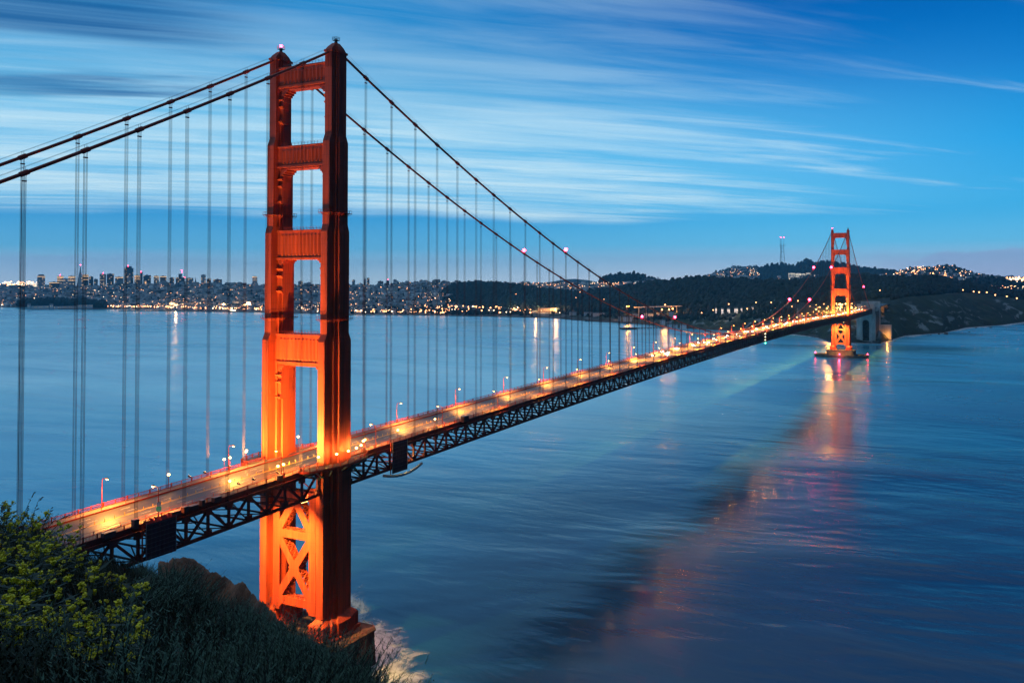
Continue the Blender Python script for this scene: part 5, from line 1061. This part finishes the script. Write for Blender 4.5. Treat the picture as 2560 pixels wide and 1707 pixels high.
for k in range(150):
    u = rs_.uniform(180, 1000); D = rs_.uniform(4.2, edge(u)*.93)
    v_here = 0
    if u < 500 and 8 < D < 16 and rs_.random() < .8: continue
    if u < 330 and D > 7: continue
    o = sp_[cnt] if cnt < 4 else copy_tree(sp_[cnt % 4]); cnt += 1; o.location = hill(u, D); o.rotation_euler = (rs_.uniform(-.15, .15), rs_.uniform(-.15, .15), rs_.uniform(0, 6.28)); s_ = rs_.uniform(.7, 1.5)*(1. if D < 10 else 1.15); o.scale = (s_, s_, s_*rs_.uniform(.8, 1.1)*(1 if D < edge(u)*.6 else .5))
    z_ = 0 if D < 7.5 else (1 if D < edge(u)*.7 else 2); tag(o, f'{"large" if s_ > 1.35 else "small"} grey-green sagebrush bush {names_[z_]}', 'bush', f'sagebrush bushes {names_[z_]}')
# ---- flowering mustard: branching stems with yellow clusters
STEM = mat('mustard_stem', (.05, .09, .03), .7); LEAF = mat('mustard_leaf', (.010, .03, .016), .7)
FLO = mat('mustard_flower', (.95, .78, .02), .6, var=.25, vscale=20)
def mustard(seed):
    r = random.Random(seed); o = empty('mustard_plant'); m = MB(); f = MB(); lf = MB(); H_ = r.uniform(.34, .6)
    def cluster(c, R_):
        for k in range(int(60*R_/.05)):
            p = c+Vector((r.gauss(0, R_*.5), r.gauss(0, R_*.5), r.gauss(0, R_*.42))); a = r.uniform(0, 6.28); q = .0085
            f.add([tuple(p+Vector((math.cos(a+i*1.571)*q, math.sin(a+i*1.571)*q, r.uniform(-.004, .008)))) for i in range(4)]+[tuple(p+Vector((0, 0, -.01)))], [(0, 1, 2, 3), (0, 1, 4), (2, 3, 4)])
    def branch(p, d, L_, w, lev):
        pts = [p]; dd = d.copy()
        for k in range(4): dd = (dd+Vector((r.uniform(-.16, .16), r.uniform(-.16, .16), .06))).normalized(); pts.append(pts[-1]+dd*L_/4)
        m.tube(pts, [w, w*.9, w*.75, w*.6, w*.4], 4, False)
        if lev < 2:
            for k in range(r.randint(2, 4) if lev == 0 else r.randint(1, 2)):
                b = pts[r.randint(2, 4)]; a = r.uniform(0, 6.28); branch(b, Vector((math.cos(a)*.75, math.sin(a)*.75, .8)).normalized(), L_*r.uniform(.35, .6), w*.6, lev+1)
        if lev > 0 or r.random() < .8: cluster(pts[-1], r.uniform(.013, .025))
        for k in range(5 if lev == 0 else 2):
            b = pts[r.randint(0, 2)]; a = r.uniform(0, 6.28); q = Vector((math.cos(a), math.sin(a), .3))*r.uniform(.06, .16); s_ = q.cross(Vector((0, 0, 1))).normalized()*.018
            lf.add([tuple(b), tuple(b+q*.5+s_), tuple(b+q), tuple(b+q*.5-s_)], [(0, 1, 2, 3)])
    for k in range(r.randint(2, 4)): a = r.uniform(0, 6.28); branch(Vector((r.uniform(-.06, .06), r.uniform(-.06, .06), 0)), Vector((math.cos(a)*.35, math.sin(a)*.35, 1)).normalized(), H_*r.uniform(.7, 1), .007, 0)
    m.obj('stem', STEM, o); f.obj('flowers', FLO, o); lf.obj('leaves', LEAF, o); return o
mp_ = [mustard(i) for i in range(6)]; cnt = 0; rs_ = random.Random(9)
pos = [(rs_.uniform(-30, 250), 7.5+10*rs_.random()**1.0) for k in range(24)]+[(rs_.uniform(200, 420), rs_.uniform(8.5, 17)) for k in range(9)]+[(18, 7.5), (46, 7.8), (105, 9), (330, 8)]
for (u, D) in pos:
    if D > edge(u)-.5: continue
    o = mp_[cnt] if cnt < 6 else copy_tree(mp_[cnt % 6]); cnt += 1; x, y, z = hill(u, D); o.location = (x, y, z-.03); o.rotation_euler = (rs_.uniform(-.1, .1), rs_.uniform(-.1, .1), rs_.uniform(0, 6.28)); s_ = rs_.uniform(.75, 1.25); o.scale = (s_*1.1,)*3
    w_ = 'at the top of the slope by the water edge' if D > 13 else ('on the upper left slope' if u < 150 else ('on the slope under the bridge deck' if u > 230 else 'in the thick middle of the patch'))
    tag(o, f'yellow-flowering mustard plant {w_}', 'plant', f'yellow mustard plants {w_}')
# leafy weeds that fill the flower patch
def weed(seed):
    r = random.Random(seed+50); V, F, MI = [], [], []
    for k in range(46):
        a = r.uniform(0, 6.28); d = Vector((math.cos(a)*.3, math.sin(a)*.3, r.uniform(.25, .6))); p = Vector((r.uniform(-.2, .2), r.uniform(-.2, .2), 0)); leaf_set(V, F, MI, p, d, 14, .07, .009, r, r.randint(0, 1))
    return np_obj('leafy_weed', np.array(V), np.array(F), [LEAF, mat('weed_leaf', (.014, .034, .012), .75)], np.array(MI))
wp_ = [weed(i) for i in range(3)]
for k in range(150):
    u = rs_.uniform(-50, 470); D = rs_.uniform(5, edge(u)+.5); o = wp_[k] if k < 3 else copy_tree(wp_[k % 3]); o.location = hill(u, D); o.rotation_euler.z = rs_.uniform(0, 6.28); s_ = rs_.uniform(.4, .85); o.scale = (s_,)*3
    tag(o, 'dark leafy weed clump between the yellow mustard plants', 'plant', 'leafy weed clumps among the mustard')
# taller dry stalks standing against the water
for i, (u, D, h_, lx) in enumerate([(12, 12, .75, .25), (35, 13, .7, -.1), (48, 14, 1.0, .35), (70, 14.5, 1.0, .3), (96, 15, .95, .35), (5, 12, .9, .05), (455, 17, 1.25, .35), (470, 18, 1.1, .3)]):
    b = Vector(hill(u, D)); m = MB(); pts = [b+Vector((0, -lx*t*t*1.1, h_*t)) for t in (0, .25, .5, .75, 1)]; m.tube(pts, [.006, .005, .004, .003, .002], 4)
    for k in range(14): t = .6+.4*k/14; c = b+Vector((0, -lx*t*t*1.1, h_*t)); q = Vector((random.uniform(-.05, .05), -.05, .03)); m.add([tuple(c), tuple(c+q), tuple(c+q*.6+Vector((0, 0, .02)))], [(0, 1, 2)])
    tag(m.obj('dry_stalk', GM[3] if i > 2 else STEM), f'thin bending stalk against the water, {ord_[i]} from the left end' if i < 6 else f'feathery stalk in front of the dark panel, {["lower", "taller"][i-6]} one', 'plant', 'tall stalks on the slope edge')

# ================================================================== AIR
hm = bpy.data.materials.new('haze_air'); hm.use_nodes = True; nb = NB(hm.node_tree); nb.n.clear()
vp = nb.node('ShaderNodeVolumePrincipled', {'Color': (.16, .66, 1., 1), 'Density': HAZE, 'Anisotropy': .55}); nb.l.new(vp.outputs[0], nb.node('ShaderNodeOutputMaterial').inputs['Volume'])
tag(MB().box(-3400, 12600, -9200, 13000, -9, 460).obj('haze', hm), kind='stuff')
